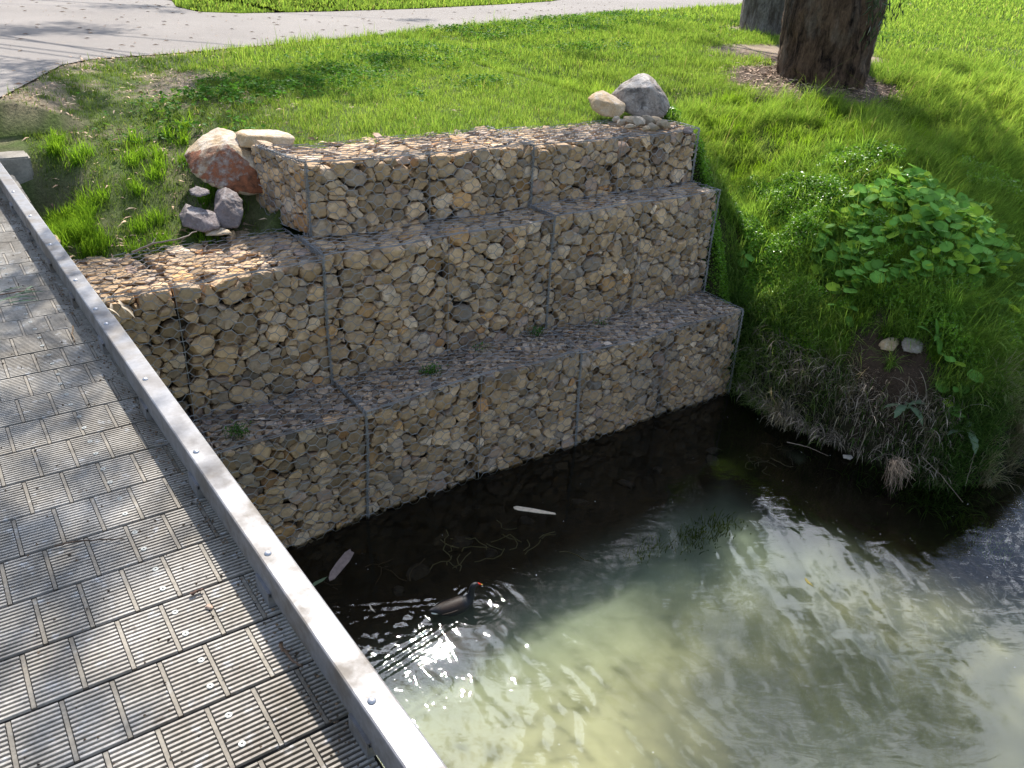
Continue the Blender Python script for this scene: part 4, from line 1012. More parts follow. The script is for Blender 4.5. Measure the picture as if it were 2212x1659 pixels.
# a few fresh green tussocks hanging to the water
for (tx, ty, m_) in [(4.06, -1.8, 150), (4.22, -2.0, 240), (4.36, -2.12, 260), (4.55, -2.15, 240), (4.75, -2.1, 180), (4.45, -1.95, 160), (4.02, -1.05, 120), (4.08, .05, 200), (4.18, .3, 220), (4.2, -.25, 200), (4.35, -.5, 160), (4.3, .0, 200), (5.6, -1.5, 200), (5.2, -1.7, 160), (6.1, -1.3, 220), (6.5, -.9, 220), (4.0, -1.45, 110)]:
    m_ = int(m_ * 1.3); xx = tx + rng.normal(0, .075, m_); yy = ty + rng.normal(0, .075, m_); zz = H(xx, yy)
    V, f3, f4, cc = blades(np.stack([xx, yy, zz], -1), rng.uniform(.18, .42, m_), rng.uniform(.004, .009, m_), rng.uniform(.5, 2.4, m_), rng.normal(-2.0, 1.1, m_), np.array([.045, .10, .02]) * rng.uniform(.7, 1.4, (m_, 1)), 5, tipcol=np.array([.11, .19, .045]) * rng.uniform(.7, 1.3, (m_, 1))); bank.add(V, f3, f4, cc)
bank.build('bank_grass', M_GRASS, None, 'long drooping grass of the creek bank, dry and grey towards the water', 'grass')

# dead roots and stems in the undercut
rt = Stuff()
ts = np.linspace(0, 60, 900)
seglen = np.linalg.norm(np.diff(TOE, axis=0), axis=1); cum = np.concatenate([[0], np.cumsum(seglen)])
sp_ = rng.uniform(1.1, cum[8] - 1, 1500); bx_ = np.interp(sp_, cum, TOE[:, 0]); by_ = np.interp(sp_, cum, TOE[:, 1]); n = len(sp_)
inl = rng.uniform(-.02, .24, n); gx = toe_dist(bx_ + .05, by_) - toe_dist(bx_, by_); gy = toe_dist(bx_, by_ + .05) - toe_dist(bx_, by_); g = np.hypot(gx, gy) + 1e-9; gx /= g; gy /= g
x = bx_ + gx * inl; y = by_ + gy * inl; z = np.maximum(H(x, y), .03) + rng.uniform(0, .05, n)
c = np.array([.26, .21, .155]) * rng.uniform(.35, 1.5, (n, 1))
V, f3, f4, cc = blades(np.stack([x, y, z], -1), rng.uniform(.08, .40, n) ** 1.1, rng.uniform(.002, .009, n), rng.uniform(.6, 2.9, n), np.arctan2(-gy, -gx) + rng.normal(0, .9, n), c, 5, tipcol=c * 1.2); rt.add(V, f3, f4, cc)
rt.build('dead_bank_stems', M_DRY, None, 'tangle of grey brown dead stems hanging at the water edge', 'dead stems')

# nasturtium
nas = empty('nasturtium', (5.8, -.7, float(H(5.8, -.7))), 'sprawling nasturtium with big round leaves on the right bank', 'plant')
st = Stuff(); sm = MB()
pts = []
cx_, cy_ = 5.75, -.45
n = 1050; a = rng.uniform(0, 6.28, n); q = np.sqrt(rng.random(n)); ex, ey = q * np.cos(a), q * np.sin(a)
x = 5.65 + ex * 1.05 + ey * .30; y = -.62 + ex * -.28 + ey * .72
k = n2(x, y, 2.4, 161, 2) > .30; x, y = x[k], y[k]
extra = []
for (u, v, zz, m_, s_) in [(1600, 580, 1.2, 3, .05), (1790, 590, 1.15, 4, .07), (1800, 650, 1.05, 5, .08), (1830, 690, 1.0, 4, .06), (1640, 560, 1.25, 2, .05), (2040, 800, .85, 3, .05), (2052, 850, .7, 3, .05), (2060, 905, .6, 3, .05), (2050, 930, .55, 2, .04), (2180, 640, 1.0, 7, .12), (2190, 720, .9, 6, .1), (1900, 420, 1.7, 5, .15), (1960, 400, 1.8, 6, .18), (1860, 450, 1.6, 4, .12)]:
    q_ = hit(u, v, .08); extra += [(q_[0] + rng.normal(0, s_), q_[1] + rng.normal(0, s_)) for _ in range(m_)]
x = np.append(x, [e[0] for e in extra]); y = np.append(y, [e[1] for e in extra]); n = len(x)
z0_ = H(x, y); z = z0_ + .10 + .16 * rng.random(n) + .10 * np.exp(-((x - 5.65) ** 2 + (y + .62) ** 2) / .5)
r = rng.uniform(.028, .068, n)
c = np.array([.15, .32, .06]) * rng.uniform(.8, 1.35, (n, 1)); yel = rng.random(n) < .22; c = np.where(yel[:, None], np.array([.30, .46, .05]), c)
V, F, cc = discs(np.stack([x, y, z], -1), r, up_normals(n, .40, (-.12, -.22, 0)), c, 14, .10, .05, False)
st.add(V, F, None, cc); st.build('leaves', M_LEAF, nas, None, None, True)
A = np.stack([x, y, z], -1); B = np.stack([x + rng.normal(0, .05, n), y + rng.normal(0, .05, n) + .03, z0_], -1)
V, F = segs_tubes(A, B, .0016, 3); sm.add(V, F, (.10, .17, .05)); sm.build('stems', M_LEAF, nas)

# broad leaved weeds (dock and sow thistle) on the bank
def long_leaf(mb, P, az, Ln, W, lift, droop, col_, lobes=0.0, roll=0.0):
    k = 9; t = np.linspace(0, 1, k); ang = lift - droop * t
    hx = np.concatenate([[0], np.cumsum(np.cos(ang[1:])) * Ln / (k - 1)]); hz = np.concatenate([[0], np.cumsum(np.sin(ang[1:])) * Ln / (k - 1)])
    cen = np.stack([P[0] + hx * math.cos(az), P[1] + hx * math.sin(az), P[2] + hz], -1)
    w = W * np.sin(np.pi * np.clip(t * .93 + .05, 0, 1)) ** .7 * (1 + lobes * np.cos(t * 26)) * .5
    s = np.array([-math.sin(az) * math.cos(roll), math.cos(az) * math.cos(roll), math.sin(roll)])
    wv = .12 * W * np.sin(t * 15 + rng.uniform(0, 6))
    Lv = cen - s * w[:, None] + np.array([0, 0, 1.]) * (w * .35 + wv * .5)[:, None]; Rv = cen + s * w[:, None] + np.array([0, 0, 1.]) * (w * .35 - wv * .5)[:, None]
    V = np.concatenate([Lv, cen, Rv]); i = np.arange(k - 1)
    F = np.concatenate([np.stack([i, i + 1, k + i + 1, k + i], -1), np.stack([k + i, k + i + 1, 2 * k + i + 1, 2 * k + i], -1)])
    cc = np.concatenate([np.tile(col_, (k, 1)), np.tile(np.array(col_) * 1.35, (k, 1)), np.tile(col_, (k, 1))]); mb.add(V, F, cc)
def broad_weed(u, v, zz, name, label, leaves, col_, lobes):
    P = hit(u, v, .17); root = empty(name, tuple(P), label, 'plant'); z_ = P[2]
    for az, Ln, W, lift, dr in leaves:
        mb = MB(); long_leaf(mb, P + rng.normal(0, .012, 3), az, Ln, W, lift, dr, np.array(col_) * rng.uniform(.85, 1.2), lobes, rng.uniform(-.3, .3)); mb.build('leaf', M_LEAF, root, True)
    mb = MB(); mb.tube([P + [0, 0, .03], P - [.0, -.02, .10]], [.005, .007], 6, (.10, .14, .05)); mb.build('stem', M_LEAF, root)
broad_weed(2025, 730, 1.02, 'dock_weed', 'upright bright green broad leaved weed on the bare earth bank', [(2.6, .20, .055, .9, .7), (-.3, .16, .05, .7, .9), (-1.2, .15, .05, .2, 1.6), (-2.3, .17, .05, .1, 1.5), (1.1, .16, .04, 1.3, .4), (-2.9, .14, .045, .6, 1.0), (.3, .15, .045, .3, 1.3)], (.09, .20, .035), .05)
broad_weed(1960, 880, .78, 'sow_thistle', 'pale grey green thistle with wide toothed leaves low on the bank', [(-.6, .26, .075, .5, .9), (-.1, .22, .08, .35, 1.0), (2.5, .20, .07, .5, 1.1), (-1.6, .2, .06, .1, 1.2), (3.2, .18, .07, .3, 1.3), (.5, .25, .07, .6, .9)], (.17, .24, .14), .16)
broad_weed(2085, 930, .66, 'sow_thistle', 'pale thistle leaves hanging nearer the water right of the first thistle', [(-1.0, .2, .075, .1, 1.7), (.1, .18, .06, .6, 1.4), (2.8, .17, .07, .5, 1.0), (-1.9, .2, .07, -.1, 1.2)], (.19, .26, .16), .18)
# weed tufts growing through the mesh
def tuft(u, v, zz, label, n_, h_, name='weed_tuft', yy=None):
    P = at(u, v, zz); root = empty(name, tuple(P), label, 'weed'); s = Stuff(); m_ = n_
    V, f3, f4, cc = blades(np.stack([P[0] + rng.normal(0, .035, m_), P[1] + rng.normal(0, .025, m_), np.full(m_, P[2])], -1), rng.uniform(.3, 1, m_) * h_, np.full(m_, .004), rng.uniform(.4, 1.9, m_), rng.uniform(0, 6.28, m_), np.array([.05, .12, .02]) * rng.uniform(.7, 1.3, (m_, 1)), 3); s.add(V, f3, f4, cc)
    s.build('blades', M_GRASS, root)
    s = Stuff(); q = m_ * 2; PP_ = np.stack([P[0] + rng.normal(0, .045, q), P[1] + rng.normal(0, .03, q), P[2] + .02 + rng.random(q) * h_ * .6], -1)
    V, F, cc = discs(PP_, rng.uniform(.004, .009, q), up_normals(q, .6), np.array([.07, .17, .03]) * rng.uniform(.7, 1.3, (q, 1)), 5); s.add(V, F, None, cc); s.build('leaves', M_LEAF, root)
tuft(517, 940, .92, 'feathery green weed growing through the lowest gabion top near the kerb', 70, .12)
tuft(930, 808, .93, 'green grass tuft growing on the lowest gabion step in the middle', 80, .09)
tuft(1040, 756, .93, 'tiny green sprigs by the back of the lowest step', 22, .06)
tuft(1160, 722, .95, 'brown and green grass tuft at the joint of two gabions on the step', 60, .08)
tuft(1295, 700, .93, 'sparse low green sprigs on the right half of the lowest step', 26, .05)

# ------------------------------------------------------------------ trees
def bark_mat(name, c0, c1, c2):
    m, nt, o = mat(name)
    n1 = noise_node(nt, 7, 6, .7, vec_scale=(1, 1, .28), dist=.5); n2_ = noise_node(nt, 2.5, 5, .6, vec_scale=(1, 1, .5)); n3 = noise_node(nt, 35, 4, .7, vec_scale=(1, 1, .5))
    c = ramp(nt, n1.outputs[0], .38, c0, .60, c1); c = mixc(nt, ramp(nt, n2_.outputs[0], .52, (0,) * 3, .68, (.8,) * 3), c, c2)
    c = mixc(nt, 1.0, c, ramp(nt, n3.outputs[0], .3, (.55,) * 3, .7, (1.25,) * 3), 'MULTIPLY')
    add = N(nt, 'ShaderNodeMath', operation='MULTIPLY_ADD', ins={1: .4}); nt.links.new(n3.outputs[0], add.inputs[0]); nt.links.new(n1.outputs[0], add.inputs[2])
    principled(nt, o, c, .92, add.outputs[0], 1.0, .05, spec=.15); return m
M_BARK = bark_mat('dark_fissured_bark', (.008, .005, .004), (.13, .08, .05), (.20, .155, .12))
M_BARK2 = bark_mat('grey_bark', (.07, .055, .045), (.19, .17, .15), (.24, .22, .20))
def trunk_mesh(name, pts, rad, m, parent, ridge=.05, nseg=72, zres=.05, flare=0, seed=0):
    pts = np.array(pts, float); rad = np.array(rad, float)
    Ls = np.concatenate([[0], np.cumsum(np.linalg.norm(np.diff(pts, axis=0), axis=1))]); n = int(Ls[-1] / zres) + 1; s = np.linspace(0, Ls[-1], n)
    # smooth interpolation of the axis
    P = np.stack([np.interp(s, Ls, pts[:, i]) for i in range(3)], -1)
    kern = np.ones(9) / 9
    for i in range(3): P[4:-4, i] = np.convolve(P[:, i], kern, 'valid')
    r = np.interp(s, Ls, rad) * (1 + flare * np.exp(-s / .28))
    a = np.arange(nseg) * 2 * np.pi / nseg
    T = np.gradient(P, axis=0); T /= np.linalg.norm(T, axis=1, keepdims=True); A = np.cross(T, [0, 1, .01]); A /= np.linalg.norm(A, axis=1, keepdims=True); B = np.cross(T, A)
    ca, sa = np.cos(a), np.sin(a); u = np.stack([np.broadcast_to(ca * 3, (n, nseg)), np.broadcast_to(sa * 3, (n, nseg)), np.broadcast_to(s[:, None] * .9, (n, nseg))], -1)
    tw = a[None] + s[:, None] * .25
    q = np.stack([np.cos(tw) * 6, np.sin(tw) * 6, np.broadcast_to(s[:, None] * 1.5, tw.shape)], -1)
    f_ = 1 - np.abs(fbm(q, 171 + seed, 3) - .5) * 5
    rr = r[:, None] * (1 + .16 * (fbm(u * .5, 175 + seed, 3) - .5) + ridge * np.clip(f_, -1, 1) + ridge * .8 * (fbm(q * 3, 178, 3) - .5))
    V = P[:, None] + rr[..., None] * (ca[None, :, None] * A[:, None] + sa[None, :, None] * B[:, None])
    i = np.arange(n - 1)[:, None] * nseg; j = np.arange(nseg)[None]; k = (j + 1) % nseg
    F = np.stack([i + j, i + k, i + nseg + k, i + nseg + j], -1).reshape(-1, 4)
    return mesh_np(name, V.reshape(-1, 3), F, m, parent, None, True)
def gum_leaves(st, cen, rad, n, size=.13, hang=1.0):
    P = rng.normal(0, .5, (n, 3)) * np.array(rad) + np.array(cen); az = rng.uniform(0, 6.28, n); L_ = size * rng.uniform(.6, 1.3, n); W = L_ * rng.uniform(.14, .22, n)
    d = np.stack([np.cos(az) * .6, np.sin(az) * .6, -hang * rng.uniform(.2, 1.3, n)], -1) + rng.normal(0, .25, (n, 3)); d /= np.linalg.norm(d, axis=1, keepdims=True)
    s = np.cross(d, rng.normal(0, 1, (n, 3))); s /= np.linalg.norm(s, axis=1, keepdims=True); side = s * W[:, None] * .5; bend = np.cross(d, s) * L_[:, None] * .08
    V = np.stack([P, P + d * L_[:, None] * .4 + side + bend, P + d * L_[:, None], P + d * L_[:, None] * .4 - side + bend], 1); b = np.arange(n)[:, None] * 4
    c = np.array([.06, .085, .04]) * rng.uniform(.6, 1.5, (n, 1)) + np.array([.04, .02, 0]) * (rng.random((n, 1)) < .12)
    st.add(V.reshape(-1, 3), None, b + np.array([[0, 1, 2, 3]]), np.repeat(c, 4, 0))
def branchy(mb, root_pt, tips, r0):
    for t in tips:
        t = np.array(t, float); mid = root_pt * .45 + t * .55 + np.array([0, 0, .35]) + rng.normal(0, .25, 3); tt = np.linspace(0, 1, 9)[:, None]
        P = (1 - tt) ** 2 * root_pt + 2 * tt * (1 - tt) * mid + tt ** 2 * t; mb.tube(P, np.linspace(r0 * .7, .012, 9), 7)
def tree(name, label, foot, axis, rad, clumps, m_bark, hang_twigs=(), ridge=.05, leaf=.16, seed=0, dens=1.0):
    root = empty(name, tuple(foot), label, 'tree')
    trunk_mesh('trunk', axis, rad, m_bark, root, ridge, seed=seed)
    mb = MB(); top = np.array(axis[-1], float); fork = np.array(axis[-2], float)
    for i, c in enumerate(clumps):
        base = top if i % 3 else fork; branchy(mb, base, [c[:3]], .07 if i % 3 else .10)
    if clumps: mb.build('branches', M_BARK2, root, True)
    st = Stuff()
    for cx, cy, cz, r_ in clumps:
        m_ = int(1150 * r_ ** 2 * dens); gum_leaves(st, (cx, cy, cz), (r_ * .9, r_ * .9, r_ * .6), m_, leaf)
        for _ in range(3):
            o_ = rng.normal(0, r_ * .6, 3); gum_leaves(st, np.array([cx, cy, cz]) + o_, (r_ * .4, r_ * .4, r_ * .35), m_ // 4, leaf)
    for (p0, p1, n_) in hang_twigs:
        p0 = np.array(p0); p1 = np.array(p1); tt = np.linspace(0, 1, 8)[:, None]; P = p0 * (1 - tt) + p1 * tt + np.array([0, 0, .12]) * np.sin(tt * np.pi)
        tb = MB(); tb.tube(P, np.linspace(.008, .003, 8), 5, (.10, .06, .04)); tb.build('twig', M_DRY, root)
        for q in P[2:]: gum_leaves(st, q, (.10, .10, .12), n_, .12, 1.8)
    if st.V: st.build('crown', M_GUM, root)
    return root
def shade_pt(u, v, z, h):
    """a spot in the crown, h metres above, whose shadow falls on the given ground point"""
    g = at(u, v, z); return g + SDIR * ((h - z) / SDIR[2])
big = []
for (u, v, z, h, r_) in [(1960, 160, 2.4, 8.8, .6), (2100, 200, 2.4, 9.4, .7), (2200, 330, 2.1, 9.6, .8), (2060, 120, 2.5, 9.8, .45), (1560, 220, 2.4, 8.6, .32), (1720, 380, 2.0, 8.4, .3), (1650, 700, 1.0, 8.2, .35), (1950, 210, 2.35, 8.0, .9), (2050, 250, 2.3, 8.6, .9), (2130, 330, 2.1, 8.2, .9), (2180, 250, 2.3, 9.2, .7), (2000, 320, 2.1, 7.4, .45), (1880, 200, 2.35, 7.2, .6),
                         (1500, 1120, 0, 9.4, .5), (2120, 960, .3, 7.2, .8), (2150, 800, .9, 8.4, .6), (1650, 1400, 0, 9, .8), (1560, 1600, 0, 9.8, .7), (1700, 1560, 0, 8.6, .7), (1800, 1300, 0, 9.4, .6), (1720, 750, .8, 9, .6), (1930, 1100, 0, 8.2, .7), (2130, 1180, 0, 7.4, .9), (2030, 1350, 0, 8.4, .9), (2170, 1450, 0, 9, .9), (1900, 1500, 0, 10, .9), (1620, 820, .6, 9.8, .5), (2050, 1600, 0, 9.4, .9)]:
    p_ = shade_pt(u, v, z, h); big.append((p_[0], p_[1], p_[2], r_))
big += [(10.6, 1.6, 9.2, 1.0), (11.8, 3.2, 10.2, 1.1), (9.6, .4, 8.4, .7), (12.4, .2, 9.6, .9), (13.4, 2.2, 11, 1.0), (11.2, -1.0, 8.6, .6), (10.2, 4.8, 11.5, 1.1)]
tf = TREE.copy()
tree('river_red_gum', 'huge dark barked gum trunk standing in front at the top right', tf, [tf + [0, 0, -.25], tf + [.0, 0, .6], tf + [.03, .05, 1.6], tf + [.1, .1, 3.0], tf + [.5, .3, 4.6], tf + [1.0, .7, 6.0]], [.60, .63, .64, .56, .42, .30], big, M_BARK,
     hang_twigs=[(at(1905, -70, 2.4, 1), at(1895, 70, 2.4, 1), 9), (at(1960, -70, 2.3, 1), at(1938, 35, 2.3, 1), 8), (at(1882, -60, 2.5, 1), at(1880, 75, 2.5, 1), 8), (at(1925, -60, 2.2, 1), at(1912, 30, 2.2, 1), 8)], ridge=.10)
t2 = TREE2.copy()
grp2 = []
for (u, v, z, h, r_) in [(1300, 70, 2.5, 7.5, .6), (1420, 55, 2.55, 8, .7), (1560, 45, 2.55, 8.2, .7), (1250, 110, 2.5, 6.5, .4), (1560, 100, 2.5, 7.5, .5)]:
    p_ = shade_pt(u, v, z, h); grp2.append((p_[0], p_[1], p_[2], r_))
tree('river_red_gum', 'grey barked gum trunk half hidden behind the huge dark trunk', t2, [t2 + [0, 0, -.2], t2 + [-.03, 0, .8], t2 + [-.1, .1, 2.2], t2 + [-.6, .3, 4.2], t2 + [-1.4, .5, 6.2]], [.86, .86, .80, .6, .4], grp2, M_BARK2, ridge=.03, seed=4)
# a tree beyond the path whose shade dapples path and lawn
far_cl = []
for (u, v, z, h, r_) in [(40, 140, 2.6, 7.5, .55), (100, 175, 2.6, 8.2, .5), (170, 60, 2.6, 9.6, .8), (20, 60, 2.6, 8.6, .6), (260, 12, 2.6, 10.5, .8), (440, 195, 2.45, 7.6, .5), (540, 180, 2.5, 8, .55), (640, 170, 2.5, 8.6, .55), (480, 240, 2.4, 7.2, .4), (180, 225, 2.45, 7, .45), (230, 470, 2.1, 6.6, .3), (850, 140, 2.5, 9, .4), (900, 40, 2.6, 10, .4), (690, 210, 2.45, 8.2, .35), (60, 640, 2.2, 6.6, .5), (30, 900, 2.2, 7.2, .35), (200, 780, 2.2, 7.2, .25), (120, 1150, 2.2, 8, .4)]:
    p_ = shade_pt(u, v, z, h); far_cl.append((p_[0], p_[1], p_[2], r_))
ft = np.array([3.2, 11.6, 2.5]); ft = np.array([5.2, 21.0, 2.55]); ft = np.array([-1.5, 25.5, 2.55])
tree('gum_tree', 'gum tree beyond the path, outside the picture on the left', ft, [ft + [0, 0, -.2], ft + [-.2, -.2, 1.5], ft + [-.5, -.8, 3.2], ft + [-1.0, -2.0, 4.8], ft + [-1.7, -3.6, 6.2]], [.42, .36, .3, .22, .15], far_cl, M_BARK2, ridge=.03, seed=7)

# ------------------------------------------------------------------ litter
lit = Stuff()
def litter(x, y, col_, size=(.03, .09)):
    n = len(x); z = H(x, y) + .006 + .012 * rng.random(n); az = rng.uniform(0, 6.28, n); L_ = rng.uniform(*size, n); W = L_ * rng.uniform(.12, .25, n)
    d = np.stack([np.cos(az), np.sin(az), rng.normal(0, .15, n)], -1); s = np.stack([-np.sin(az), np.cos(az), rng.normal(0, .3, n)], -1); P = np.stack([x, y, z], -1)
    up_ = np.array([0, 0, 1.]) * (L_ * .12)[:, None]
    V = np.stack([P, P + d * L_[:, None] * .4 + s * W[:, None] * .5 + up_, P + d * L_[:, None], P + d * L_[:, None] * .4 - s * W[:, None] * .5 + up_], 1); b = np.arange(n)[:, None] * 4
    lit.add(V.reshape(-1, 3), None, b + np.array([[0, 1, 2, 3]]), np.repeat(col_, 4, 0))
def lcol(n): return np.array([.36, .26, .17]) * rng.uniform(.3, 1.5, (n, 1)) + np.array([.05, 0, 0]) * rng.random((n, 1))
n = 2600; x = TREE[0] - .3 + rng.normal(0, .95, n); y = TREE[1] + rng.normal(0, .75, n); litter(x, y, lcol(n), (.04, .13))
n = 1600; x = TREE2[0] - .6 + rng.normal(0, 1.4, n); y = TREE2[1] + rng.normal(0, .9, n); litter(x, y, lcol(n), (.05, .14))
x, y = scatter(-1.8, 2.2, 1.3, 7, 260); k = ~blocked(x, y) & (rng.random(len(x)) < .10 + bare(x, y)); x, y = x[k], y[k]; litter(x, y, lcol(len(x)) * 1.5)
x, y = scatter(-1.6, 9, 4, 14, 9); k = edge_dist(PP, x, y) < .35; x, y = x[k], y[k]; litter(x, y, lcol(len(x)) * 1.4, (.05, .12))
x = rng.uniform(-1.5, -.2, 160); y = rng.uniform(1.15, 1.5, 160); litter(x, y, lcol(160) * 1.2)
n = 1600; x = rng.uniform(4.0, 5.4, n); y = rng.uniform(-1.7, -.4, n); litter(x, y, lcol(n) * .8, (.015, .05))
lit.build('leaf_litter', M_DRY, None, 'dry brown gum leaves scattered round the trunks and the lawn edge', 'leaf litter')
# leaves and grit on the path
pl = Stuff(); x, y = scatter(-3, 16, 4, 20, 5); k = inside(path_poly, x, y); x, y = x[k], y[k]; n = len(x)
az = rng.uniform(0, 6.28, n); L_ = rng.uniform(.03, .12, n); d = np.stack([np.cos(az), np.sin(az), 0 * az], -1); s = np.stack([-np.sin(az), np.cos(az), 0 * az], -1); P = np.stack([x, y, np.full(n, 2.582)], -1)
V = np.stack([P, P + d * L_[:, None] * .5 + s * L_[:, None] * .12 + [0, 0, .01], P + d * L_[:, None], P + d * L_[:, None] * .5 - s * L_[:, None] * .12 + [0, 0, .01]], 1); b = np.arange(n)[:, None] * 4
pl.add(V.reshape(-1, 3), None, b + np.array([[0, 1, 2, 3]]), np.repeat(lcol(n) * .7, 4, 0)); pl.build('path_litter', M_DRY, None, 'small dark leaves and bark bits lying on the path', 'leaf litter')
# crumbs of earth, seed husks on the deck
dl = Stuff()
n = 1500; yy = rng.uniform(-4.4, 1.8, n); xx = rx(yy) - np.where(rng.random(n) < .55, np.abs(rng.normal(0, .03, n)) + .004, rng.uniform(0, 1.2, n)); r = rng.uniform(.0015, .0055, n)
P = np.stack([xx, yy, np.full(n, DZ + .002)], -1)
tv = np.array([(1, 0, -.3), (-.6, .8, -.3), (-.5, -.9, -.3), (0, 0, .8)]); V = (P[:, None] + tv[None] * r[:, None, None] * rng.uniform(.6, 1.5, (n, 4, 1))).reshape(-1, 3); b = np.arange(n)[:, None, None] * 4
dl.add(V, (b + np.array([[0, 1, 3], [1, 2, 3], [2, 0, 3]])[None]).reshape(-1, 3), None, np.repeat(np.array([.12, .08, .05]) * rng.uniform(.4, 2, (n, 1)), 4, 0))
dl.build('deck_grit', M_DRY, None, 'brown crumbs of soil and husks gathered along the kerb rail', 'grit')
# pebbles on the lowest step beyond what the baskets hold
# twigs
def twig(pts, r, label, col_=(.16, .10, .065), side=()):
    P = np.array(pts); o_ = P[0]; mb = MB(); n = 14; s = np.linspace(0, len(P) - 1, n); Q = np.stack([np.interp(s, range(len(P)), P[:, i]) for i in range(3)], -1)
    Q[1:-1] += rng.normal(0, r * .35, (n - 2, 3)); mb.tube(Q, np.linspace(r, r * .45, n), 6, col_)
    for i, d, l in side: mb.tube([Q[i], Q[i] + np.array(d) * l * .5, Q[i] + np.array(d) * l], [r * .7, r * .5, r * .3], 5, col_)
    o = mb.build('twig', M_DRY, None, True); o.data.transform(Matrix.Translation(-Vector(o_))); o.location = o_; tagp(o, label, 'twig'); return o
zt = DZ + .008
twig([at(607, 1388, zt + .015), at(612, 1403, zt), at(630, 1425, zt), at(650, 1438, zt)], .0055, 'short bent brown twig poking out from under the kerb rail', side=[(3, (-.3, -.8, .3), .025)])
twig([at(118, 1180, zt), at(150, 1172, zt + .004), at(210, 1166, zt), at(268, 1164, zt)], .003, 'long thin dark twig lying across the deck planks', (.07, .045, .03))
twig([at(412, 1284, zt), at(440, 1272, zt)], .005, 'stubby dark twig piece on the deck ribs', (.09, .05, .035))
twig([at(158, 703, zt + .02), at(156, 720, zt), at(160, 738, zt)], .004, 'small pale curved twig beside the kerb joint', (.25, .17, .10))
z_ = 1.95
twig([at(285, 545, 1.93), at(330, 525, 1.99), at(385, 518, 2.02), at(425, 500, 2.02)], .008, 'thin grey fallen branch on the grass above the gabion edge', (.22, .18, .15), side=[(4, (.3, .2, .25), .12)])
o = small_stone(at(450, 1313, DZ), .010, (.40, .30, .24), 'pebble'); tagp(o, 'pink pebble resting on the ribbed deck', 'pebble')
# leafy sprig on the deck at the left edge
sp0 = at(5, 640, DZ + .01); spr = empty('gum_sprig', tuple(sp0), 'fallen gum sprig with long green leaves on the deck at the left', 'sprig')
mb = MB(); mb.tube([at(-20, 640, zt), at(40, 630, zt), at(75, 625, zt)], [.003, .0025, .002], 5, (.18, .10, .06)); mb.build('stem', M_DRY, spr)
for (u, v, az, l_) in [(0, 650, .1, .13), (10, 645, -.3, .14), (30, 640, .5, .11), (0, 632, .35, .12), (45, 635, -.1, .10), (20, 655, -.15, .13), (55, 628, .9, .07)]:
    mb = MB(); long_leaf(mb, at(u, v, DZ + .012), az, l_, .016, .12, .25, np.array([.10, .15, .09]) * rng.uniform(.8, 1.3)); mb.build('leaf', M_GUM, spr, True)
# dry leaves caught on the gabion edge
for i, (u, v) in enumerate([(415 * .3472 / .3472 * 0 + 232, 640), (240, 655), (255, 648), (262, 662), (225, 665)]):
    mb = MB(); P = at(u, v, 1.89); long_leaf(mb, P, -1.3 + .5 * (i - 2), .10, .017, -.2, .9, (.42, .34, .24)); o = mb.build('gum_leaf', M_DRY, None, True)
    o.data.transform(Matrix.Translation(-Vector(P))); o.location = P; tagp(o, ['dry gum leaf at the sunny gabion edge, upper left of its cluster', 'dry gum leaf in the middle of the cluster at the gabion edge', 'dry gum leaf upper right in the cluster at the gabion edge', 'dry gum leaf lowest and rightmost of the cluster at the gabion edge', 'dry gum leaf lowest and leftmost, nearest the kerb rail'][i], 'leaf', 'dry leaves hanging at the gabion edge by the kerb')

# ------------------------------------------------------------------ things on the water
def flat_piece(name, outline, z, th, m, label, cat, col_, curl=0.0):
    P = np.array([at(u, v, z)[:2] for u, v in outline]); c = P.mean(0); n = len(P); bm = bmesh.new()
    hz = lambda q: z + curl * ((q - c) @ np.array([.6, .8])) 
    top = [bm.verts.new((q[0], q[1], hz(q) + th)) for q in P]; bot = [bm.verts.new((q[0], q[1], hz(q))) for q in P]
    bm.faces.new(top); bm.faces.new(bot[::-1])
    for i in range(n): bm.faces.new((bot[i], bot[(i + 1) % n], top[(i + 1) % n], top[i]))
    bmesh.ops.triangulate(bm, faces=[f for f in bm.faces if len(f.verts) > 4]); bmesh.ops.recalc_face_normals(bm, faces=bm.faces)
    V = np.array([v.co[:] for v in bm.verts]); F = np.array([[v.index for v in f.verts] for f in bm.faces if len(f.verts) == 3]) if 0 else None
    me = bpy.data.meshes.new(name)
    for v in bm.verts: v.co -= Vector((c[0], c[1], z))
    bm.to_mesh(me); bm.free(); me.materials.append(m); a = me.attributes.new('col', 'FLOAT_COLOR', 'POINT'); a.data.foreach_set('color', np.tile([*col_, 1.0], len(me.vertices)))
    o = bpy.data.objects.new(name, me); C.objects.link(o); o.location = (c[0], c[1], z); tagp(o, label, cat); return o
flat_piece('bark_piece', [(710, 1248), (713, 1236), (726, 1218), (745, 1196), (757, 1189), (759, 1194), (765, 1196), (756, 1212), (738, 1232), (722, 1250), (712, 1254)], .004, .006, M_DRY, 'ragged pinkish bark piece floating on the dark water by the kerb', 'bark', (.26, .19, .16), .05)
flat_piece('gum_leaf', [(667, 1270), (680, 1257), (696, 1250), (707, 1246), (698, 1255), (682, 1264), (668, 1274)], .003, .002, M_LEAF, 'thin green leaf floating beside the bark piece', 'leaf', (.22, .28, .16))
flat_piece('wood_sliver', [(1109, 1096), (1116, 1094), (1150, 1099), (1199, 1109), (1201, 1112), (1165, 1109), (1120, 1103), (1111, 1100)], .004, .005, M_DRY, 'long cream wood sliver floating below the middle gabion', 'wood sliver', (.62, .50, .36))
flat_piece('gum_leaf', [(798, 1309), (801, 1317), (811, 1323), (806, 1318), (801, 1309)], .003, .002, M_DRY, 'tiny cream curved leaf at the tip of the bird wake', 'leaf', (.6, .5, .36))
